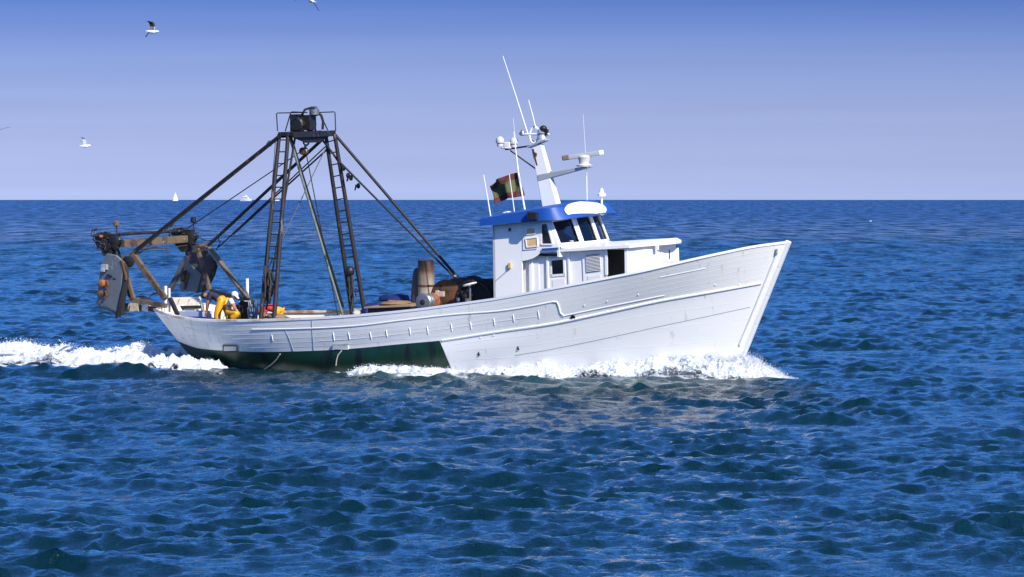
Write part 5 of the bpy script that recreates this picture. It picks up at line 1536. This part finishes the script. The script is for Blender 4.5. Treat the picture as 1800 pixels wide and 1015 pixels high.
# ------------------------------------------------------------------ gulls
GM = [mat('gull_white', (.80, .80, .80), .7, var=.04, scale=20), mat('gull_grey', (.30, .32, .36), .7, var=.1, scale=20), mat('gull_black', (.02, .02, .022), .7, var=.2, scale=20), mat('gull_bill', (.6, .35, .04), .5, var=.1, scale=20)]
def gull(label, c, heading, wings, pitch_=0.0, legs=False, scale=1.0, dark_wing=False):
    """wings = two lists of (out, fore, up) points for the left and right wing spine"""
    mb_ = MB()
    prof = [(-.24, .004, .05), (-.20, .018, .055), (-.12, .045, .05), (-.03, .072, .068), (.06, .072, .07), (.13, .052, .05), (.17, .040, .042), (.205, .042, .044), (.235, .030, .032), (.25, .012, .014)]
    rings = []
    for x, h_, w in prof:
        rings.append([Vector((x, w * math.cos(k * math.pi / 5), h_ * math.sin(k * math.pi / 5) + (.02 if x > .15 else 0))) for k in range(10)] )
    mb_.grid([r_ + [r_[0]] for r_ in rings])
    mb_.cur = 3; mb_.lathe((.245, 0, .018), (1, 0, -.1), [(0, .012), (.03, .009), (.05, .002)], 6)
    for sgn, w in zip((-1, 1), wings):
        up_, lo2 = [], []
        nW = len(w)
        for i, (o_, f_, u_) in enumerate(w):
            t_ = i / (nW - 1); ch = .15 * (1 - t_ * .3) * (1 if t_ < .7 else max(.12, 1 - (t_ - .7) * 2.9))
            row = [Vector((f_ + ch * (.45 - k / 4), sgn * o_, u_ + .018 * math.sin(math.pi * k / 4) * (1 - t_))) for k in range(5)]
            up_.append(row); lo2.append([p - Vector((0, 0, .010 * (1 - t_) + .003)) for p in row])
        for i in range(nW - 1):
            mb_.cur = 2 if i >= nW - 2 or (dark_wing and i >= 1) else 1
            mb_.grid(up_[i:i + 2]); mb_.cur = 0 if not dark_wing and i < nW - 2 else mb_.cur
            mb_.grid(lo2[i:i + 2], True)
    mb_.cur = 0
    mb_.grid([[Vector((-.20, y * .6, 0)), Vector((-.33, y * 1.4, -.005))] for y in (-.06, -.02, .02, .06)])
    mb_.grid([[Vector((-.20, y * .6, -.008)), Vector((-.33, y * 1.4, -.012))] for y in (-.06, -.02, .02, .06)], True)
    if legs:
        mb_.cur = 2
        for s in (-1, 1): mb_.tube([(-.10, s * .03, -.05), (-.17, s * .035, -.13), (-.21, s * .04, -.20)], [.012, .009, .014], 5)
    rot = Matrix.Rotation(heading, 4, 'Z') @ Matrix.Rotation(-pitch_, 4, 'Y')
    t = Thing('seagull', label, 'seagull', tuple(c), group='seagulls flying round the boat')
    me = mb_.mesh('body', Vector((0, 0, 0)), True, False, 180)
    me.transform(Matrix.Scale(scale, 4))
    t.part('body', me, GM)
    t.o.matrix_world = Matrix.Translation(c) @ rot
    return t
wing_up = [(.05, .03, .05), (.16, .05, .16), (.30, .02, .26), (.45, -.05, .30), (.60, -.13, .27)]
wing_hi = [(.05, .02, .05), (.11, .02, .18), (.16, -.02, .30), (.24, -.09, .36), (.36, -.18, .34)]
wing_glide = [(.05, .03, .05), (.18, .06, .10), (.34, .04, .11), (.50, -.04, .07), (.66, -.14, .0)]
gull('dark winged seagull with trailing legs high above the stern', at_dist(267, 56, 118), R(-8), [wing_hi, wing_hi], R(-5), True, .88, True)
gull('white seagull with raised wings low over the sea horizon on the left', at_dist(149, 257, 128), R(4), [wing_hi, [(.05, .03, .05), (.16, .02, .10), (.28, -.04, .18), (.40, -.12, .22), (.50, -.20, .20)]], 0, False, .8)
gull('seagull cut off by the left edge of the picture, one wing showing', at_dist(-16, 236, 120), R(95), [[(.05, .03, .05), (.20, .05, .10), (.36, .04, .17), (.52, -.01, .21), (.66, -.06, .22)], wing_glide], 0, False, 1.0)
gull('seagull cut off by the top edge of the picture above the gantry', at_dist(547, 1.5, 116), R(115), [[(.05, .03, -.02), (.13, .02, -.10), (.20, -.03, -.20), (.24, -.08, -.28), (.27, -.13, -.34)], wing_glide], R(10), False, .9)
def float_gull(label, u, v, Y):
    mb_ = MB(); c = at_dist(u, v, Y)
    mb_.ball((0, 0, .03), .1, 12, (1.9, .8, .75)); mb_.ball((.16, 0, .13), .05, 10, (1.1, .9, 1)); mb_.tube([(.12, 0, .05), (.15, 0, .11)], .035, 8)
    mb_.cur = 3; mb_.lathe((.2, 0, .13), (1, 0, -.1), [(0, .012), (.05, .003)], 6)
    mb_.cur = 1; mb_.ball((-.06, 0, .06), .085, 10, (1.7, .85, .6))
    t = Thing('seagull', label, 'seagull', tuple(c), group=None)
    me = mb_.mesh('body', Vector((0, 0, 0)), True, False, 180); t.part('body', me, GM)
float_gull('tiny white seagull resting on the water right of the bow towards the horizon', 1530, 389.5, 640)

# ------------------------------------------------------------------ far vessels on the horizon
fw = mat('far_white', (.80, .80, .80), .5, var=.03, scale=1)
fsail = mat('sail_cloth', (.84, .84, .82), .7, var=.03, scale=1)
fdk = mat('far_window', (.06, .08, .12), .3, var=.1, scale=1)
def far_point(u, Y):
    X = (u - 900) / FPX * Y
    return Vector((X, Y, -(X * X + Y * Y) / ER))
def hull_loft(Lh, B, H, bow=1.0):
    mb_ = MB(); rows = []
    for i in range(13):
        f = i / 12; x = -Lh / 2 + Lh * f; b = B / 2 * (1 - max(0, (f - .45) / .55) ** 2) * (.85 + .15 * min(1, f * 4)) + .02
        z = H * (1 + .25 * bow * max(0, f - .3))
        rows.append([Vector((x, -b, z)), Vector((x - .02 * Lh * f, -b * .8, 0)), Vector((x - .03 * Lh * f, 0, -.4)), Vector((x - .02 * Lh * f, b * .8, 0)), Vector((x, b, z)), Vector((x, 0, z + .05)), Vector((x, -b, z))])
    mb_.grid(rows); mb_.add(rows[0][:5], [(0, 1, 2, 3, 4)])
    return mb_
p = far_point(308.5, 4800)
t = Thing('sailing_yacht', 'small white sailing yacht with raised sails on the horizon at left', 'sailing boat', tuple(p))
def place(t, mb_, yaw):
    rm = Matrix.Rotation(yaw, 3, 'Z'); mb_.v = [t.base + rm @ q for q in mb_.v]; return mb_
t.part('hull', place(t, hull_loft(7.2, 2.4, 1.5), .25), fw, smooth=True)
mb_ = MB(); mb_.tube([(.3, 0, 1), (.1, 0, 11.8)], [.10, .06], 7); t.part('mast', place(t, mb_, .25), fw)
mb_ = MB(); mb_.slab([(.2, .03, 2.4), (-2.7, .5, 2.6), (-1.4, .35, 6.5), (.05, .03, 11.6)], (0, .05, 0)); t.part('main_sail', place(t, mb_, .25), fsail)
mb_ = MB(); mb_.slab([(.4, .03, 1.9), (3.3, 0, 1.9), (.25, .03, 10.2)], (0, .05, 0)); t.part('jib', place(t, mb_, .25), fsail)
mb_ = MB(); mb_.box((-.6, 0, 1.9), (2.6, 1.6, .8), taper=.85); t.part('coach_roof', place(t, mb_, .25), fw)
p = far_point(433, 4600)
t = Thing('motor_yacht', 'white motor yacht with flybridge on the horizon behind the aft stays', 'motor yacht', tuple(p))
t.part('hull', place(t, hull_loft(15, 4.2, 2.3), -.35), fw, smooth=True)
mb_ = MB(); mb_.box((-1, 0, 3.6), (8.5, 3.4, 2.2), taper=.86); ss_ = t.part('cabin', place(t, mb_, -.35), fw)
mb_ = MB(); mb_.box((-1.6, 0, 5.6), (5.4, 3.0, 1.0), taper=.85); t.part('flybridge', place(t, mb_, -.35), fw)
mb_ = MB(); mb_.box((-2, 0, 7.8), (4.6, 3.0, .25)); 
for x in (-3.9, -.2): mb_.box((x, 0, 6.9), (.2, 2.4, 1.8))
t.part('hardtop', place(t, mb_, -.35), fw)
for k in range(4):
    mb_ = MB(); mb_.box((-3.9 + k * 1.9, -1.68, 3.8), (1.4, .12, .9)); t.part('cabin_window', place(t, mb_, -.35), fdk)
p = far_point(487.5, 5000)
t = Thing('motor_boat', 'tiny white motor boat on the horizon between the near gantry ladder stiles', 'motor boat', tuple(p))
t.part('hull', place(t, hull_loft(6, 2.2, 1.4), .3), fw, smooth=True)
mb_ = MB(); mb_.box((-.3, 0, 2.2), (2.2, 1.7, 1.6), taper=.8); t.part('cuddy', place(t, mb_, .3), fw)
# ------------------------------------------------------------------ white water: bow wave, stern wake, spray
def foam_material(name, dens=1.0):
    m = bpy.data.materials.new(name); m.use_nodes = True
    nt = m.node_tree; N = nt.nodes; lk = nt.links.new
    p = N['Principled BSDF']
    tc = N.new('ShaderNodeNewGeometry')
    nz = N.new('ShaderNodeTexNoise'); nz.inputs['Scale'].default_value = 3.0; nz.inputs['Detail'].default_value = 8; nz.inputs['Roughness'].default_value = .7
    lk(tc.outputs['Position'], nz.inputs['Vector'])
    at = N.new('ShaderNodeAttribute'); at.attribute_name = 'thin'
    mr = N.new('ShaderNodeMapRange'); mr.inputs['From Min'].default_value = .38; mr.inputs['From Max'].default_value = .62
    lk(nz.outputs['Fac'], mr.inputs['Value'])
    mu = N.new('ShaderNodeMath'); mu.operation = 'MULTIPLY'; lk(at.outputs['Fac'], mu.inputs[0]); lk(mr.outputs[0], mu.inputs[1])
    mx = N.new('ShaderNodeMix'); mx.data_type = 'RGBA'
    mx.inputs['A'].default_value = (.74, .76, .78, 1); mx.inputs['B'].default_value = (.26, .38, .44, 1)
    lk(mu.outputs[0], mx.inputs['Factor']); lk(mx.outputs['Result'], p.inputs['Base Color'])
    p.inputs['Roughness'].default_value = .7
    p.inputs['Specular IOR Level'].default_value = .3
    p.inputs['Subsurface Weight'].default_value = .35
    p.inputs['Subsurface Radius'].default_value = (.06, .08, .10)
    p.inputs['Subsurface Scale'].default_value = .5
    b1 = N.new('ShaderNodeTexNoise'); b1.inputs['Scale'].default_value = 9; b1.inputs['Detail'].default_value = 6; b1.inputs['Roughness'].default_value = .7
    lk(tc.outputs['Position'], b1.inputs['Vector'])
    bp = N.new('ShaderNodeBump'); bp.inputs['Distance'].default_value = .05; bp.inputs['Strength'].default_value = .5
    lk(b1.outputs['Fac'], bp.inputs['Height']); lk(bp.outputs[0], p.inputs['Normal'])
    # torn, lacy edge where the foam thins out
    n4 = N.new('ShaderNodeTexNoise'); n4.inputs['Scale'].default_value = 4.5; n4.inputs['Detail'].default_value = 8; n4.inputs['Roughness'].default_value = .72
    mp4 = N.new('ShaderNodeMapping'); mp4.inputs['Location'].default_value = (7, 3, 1); mp4.inputs['Scale'].default_value = (1, .8, 1); lk(tc.outputs['Position'], mp4.inputs[0]); lk(mp4.outputs[0], n4.inputs['Vector'])
    ml = N.new('ShaderNodeMath'); ml.operation = 'MULTIPLY_ADD'; ml.inputs[1].default_value = -.52; ml.inputs[2].default_value = .86
    lk(at.outputs['Fac'], ml.inputs[0])
    sb = N.new('ShaderNodeMath'); sb.operation = 'SUBTRACT'; lk(ml.outputs[0], sb.inputs[0]); lk(n4.outputs['Fac'], sb.inputs[1])
    al = N.new('ShaderNodeMath'); al.operation = 'MULTIPLY'; al.inputs[1].default_value = 9.0; al.use_clamp = True; lk(sb.outputs[0], al.inputs[0])
    lk(al.outputs[0], p.inputs['Alpha'])
    return m
FM = foam_material('white_foam')
def spray_material():
    m = mat('spray_drops', (.74, .76, .78), .6, var=.02, scale=5)
    nt = m.node_tree; N = nt.nodes; lk = nt.links.new
    tl_ = N.new('ShaderNodeBsdfTranslucent'); tl_.inputs['Color'].default_value = (.9, .92, .94, 1)
    mx = N.new('ShaderNodeMixShader'); mx.inputs[0].default_value = .45
    lk(N['Principled BSDF'].outputs[0], mx.inputs[1]); lk(tl_.outputs[0], mx.inputs[2]); lk(mx.outputs[0], N['Material Output'].inputs['Surface'])
    return m
SM = spray_material()
def level(mx, my):
    return 0.0
YM = Matrix.Translation(BOAT_LOC) @ Matrix.Rotation(YAW, 4, 'Z')     # level frame (no roll)
def to_world(P):
    c, s = math.cos(YAW), math.sin(YAW)
    out = np.empty_like(P)
    out[..., 0] = BOAT_LOC.x + c * P[..., 0] - s * P[..., 1]
    out[..., 1] = BOAT_LOC.y + s * P[..., 0] + c * P[..., 1]
    out[..., 2] = P[..., 2]
    return out
def sheet(name, P, thin, lab, m=FM):
    a, b = P.shape[:2]
    idx = np.arange(a * b, dtype=np.int32).reshape(a, b)
    q = np.stack([idx[:-1, :-1], idx[:-1, 1:], idx[1:, 1:], idx[1:, :-1]], -1).reshape(-1, 4)
    me = np_mesh(name, to_world(P).reshape(-1, 3), q, [('thin', thin)])
    me.materials.append(m)
    o = bpy.data.objects.new(name, me); COL.objects.link(o)
    o['kind'] = 'stuff'; o['label'] = lab; o['category'] = 'foam'
    return o
def droplets(name, C, Rr, lab):
    """small faceted drops, one joined mesh"""
    n = len(C)
    base = np.array([(1, 0, 0), (-1, 0, 0), (0, 1, 0), (0, -1, 0), (0, 0, 1), (0, 0, -1)], np.float32)
    tri = np.array([(0, 2, 4), (2, 1, 4), (1, 3, 4), (3, 0, 4), (2, 0, 5), (1, 2, 5), (3, 1, 5), (0, 3, 5)], np.int32)
    st_ = RNG.uniform(.7, 1.5, (n, 1, 3)).astype(np.float32)
    V = to_world(C)[:, None, :] + base[None] * Rr[:, None, None] * st_
    F = (tri[None] + (np.arange(n, dtype=np.int32) * 6)[:, None, None]).reshape(-1, 3)
    me = np_mesh(name, V.reshape(-1, 3), F, [], smooth=False)
    me.materials.append(SM)
    o = bpy.data.objects.new(name, me); COL.objects.link(o)
    o['kind'] = 'stuff'; o['label'] = lab; o['category'] = 'spray'
    return o
# bow wave, near and far side: s runs from the forward tip aft along the waterline
def bow_wave(sgn):
    na, nb_ = 620, 56
    d = np.linspace(-2.3, 12.6 if sgn < 0 else 6.0, na)            # metres aft of the stem
    Hf = pchip([-2.3, -1.8, -1.0, -.25, .3, 1.2, 2.4, 3.6, 5.0, 6.5, 8.0, 9.2, 10.3, 11.4, 12.2, 12.6], [.0, .15, .37, .62, .68, .60, .57, .56, .48, .42, .38, .32, .30, .30, .18, .0])
    Wf = pchip([-2.3, -1.4, -.3, .5, 2, 4, 6.5, 9, 12.6], [.25, .7, 1.1, 1.5, 1.75, 1.7, 1.35, .95, .7])
    H, Wd = Hf(d), Wf(d)
    x = XW1 - d
    bb = np.where(d > 0, wb(np.clip((x - XW0) / (XW1 - XW0), 0, 1)), 0.0)
    c = np.linspace(0, 1, nb_)
    D, Cc = np.meshgrid(d, c, indexing='ij')
    Hm, Wm, Bm, Xm = H[:, None], Wd[:, None], bb[:, None], x[:, None]
    out = Bm - .18 + Cc * (Wm + .18)
    prof = np.where(Cc < .30, .80 + .20 * np.sin(Cc / .30 * math.pi / 2), np.cos(np.clip((Cc - .30) / .70, 0, 1) * math.pi / 2) ** 1.25)
    n1_ = fbm(Xm * .9 + 3 * sgn, out * 1.2, Cc * 0.0 + sgn, 3)
    n2_ = fbm(Xm * 2.6, out * 2.6, 5.0 + sgn, 4, .55, billow=True)
    n3_ = fbm(Xm * 7.5, out * 7.5, 9.0 + sgn, 3, .6, billow=True)
    z = Hm * prof * (1 + .38 * n1_) + (.085 * n2_ + .03 * n3_) * np.clip(Hm * 1.6, .25, 1.0) - .12 - .22 * Cc ** 3
    z = z - .25 * (Hm < .02)
    oy = out + (.08 * n2_) * np.clip(Hm, 0, 1)
    xx = Xm + .10 * fbm(Xm * 3, out * 3, 20.0, 3) + 0 * Cc + .10 * Cc * 0
    P = np.stack([xx, sgn * oy, z], -1).astype(np.float32)
    thin = np.clip((Cc - .42) * 1.75, 0, 1) 
    thin = np.clip(thin + .35 * np.clip((1.3 - np.abs(D - 1.5)), 0, 1) * (Cc > .35) + .2 * fbm(Xm * 1.1, out * 2.0, 31.0, 3), 0, 1)
    return P, thin, H
Pn, thn, Hn = bow_wave(-1)
sheet('bow_wave_foam', Pn, thn, 'white breaking bow wave along the near side of the hull')
Pf, thf, Hf_ = bow_wave(1)
sheet('bow_wave_foam', Pf, thf, 'white bow wave on the far side of the stem')
def spray_on(P, H, n, up, spread, rmin, rmax, rowbias=None, fwd=0.0):
    a, b = P.shape[:2]
    w = np.clip(H, .03, 2) ** 1.2 if rowbias is None else rowbias
    i = RNG.choice(a, n, p=w / w.sum()); j = np.clip(np.abs(RNG.normal(b * .22, b * .28, n)).astype(int), 0, b - 1)
    Q = P[i, j].astype(np.float32).copy()
    e = RNG.exponential(1.0, n)
    Q[:, 2] += np.minimum(e, 3.2) * up * np.clip(H[i], .1, 1.2)
    Q[:, 0] += RNG.normal(0, spread, n) + fwd * e * np.clip(H[i], 0, 1)
    Q[:, 1] += RNG.normal(0, spread, n)
    Rr = (rmin + (rmax - rmin) * RNG.random(n) ** 3) / (1 + .4 * e)
    ok = Q[:, 2] > -.05
    return Q[ok], Rr[ok].astype(np.float32)
q1, r1 = spray_on(Pn, Hn, 25000, .085, .07, .006, .030)
bias = np.where(np.arange(len(Hn)) < 130, np.clip(Hn, .02, 2), 0.0)
q2, r2 = spray_on(Pn, Hn, 7000, .12, .10, .005, .022, bias, .12)
droplets('bow_spray', np.concatenate([q1, q2]), np.concatenate([r1, r2]), 'white spray drops thrown up by the bow wave on the near side')
q3, r3 = spray_on(Pf, Hf_, 6000, .10, .08, .005, .024, None, .06)
droplets('bow_spray', q3, r3, 'white spray drops beyond the stem')

# turbulent wake astern
na, nb_ = 560, 150
xa = np.linspace(XW0 + 2.4, XW0 - 24, na); ya = np.linspace(-6.4, 4.4, nb_)
X, Y = np.meshgrid(xa, ya, indexing='ij')
beh = XW0 - X
Yc = Y + 0.2 * np.sin(X * .5)
ridge_ = np.exp(-((Yc - 1.5 - .02 * beh) / 1.15) ** 2) * pchip([-2.4, 0, 1.5, 3.0, 5, 8, 12, 24], [.08, .20, .30, .38, .46, .50, .44, .32])(beh)
near_ = np.exp(-((Yc + 2.2 + .05 * beh) / 1.9) ** 2) * pchip([-2.4, 0, 1, 3, 8, 24], [.22, .32, .36, .36, .28, .18])(beh)
n1_ = fbm(X * .55, Y * .8, 1.0, 3)
n2_ = fbm(X * 1.3, Y * 1.6, 2.0, 5, .58, billow=True)
n3_ = fbm(X * 5.0, Y * 6.0, 3.0, 3, .6, billow=True)
amp = ridge_ + near_
edge = np.clip(np.minimum(Y + 6.4, 4.4 - Y) / .9, 0, 1) * np.clip((beh + 2.4) / 1.2, 0, 1)
Z = amp * (1 + .35 * n1_) + (.15 * n2_ + .045 * n3_) * np.clip(amp * 2.2, .1, 1) - .17 + .10 * n2_ * (beh < 4) - .35 * (1 - edge)
Pw = np.stack([X + .08 * n1_, Y + .10 * n2_ * amp, Z], -1).astype(np.float32)
thw = np.clip(.95 - ridge_ * 2.6 - near_ * 2.2 + .25 * fbm(X * .8, Y * 1.3, 41.0, 3), .0, 1)
sheet('wake_foam', Pw, thw, 'white turbulent wake trailing behind the stern')
w = (ridge_ * 1.0 + .15 * near_); pw = (w / w.sum()).ravel()
k = RNG.choice(na * nb_, 22000, p=pw)
Q = Pw.reshape(-1, 3)[k].copy(); e = RNG.exponential(1.0, len(k)); hgt = amp.ravel()[k]
Q[:, 2] += np.minimum(e, 3) * .09 * np.clip(hgt * 1.6, .1, 1.1); Q[:, 0] += RNG.normal(0, .08, len(k)); Q[:, 1] += RNG.normal(0, .08, len(k))
Rr = ((.006 + .028 * RNG.random(len(k)) ** 3) / (1 + .35 * e)).astype(np.float32)
droplets('wake_spray', Q, Rr, 'white spray drops over the wake astern')
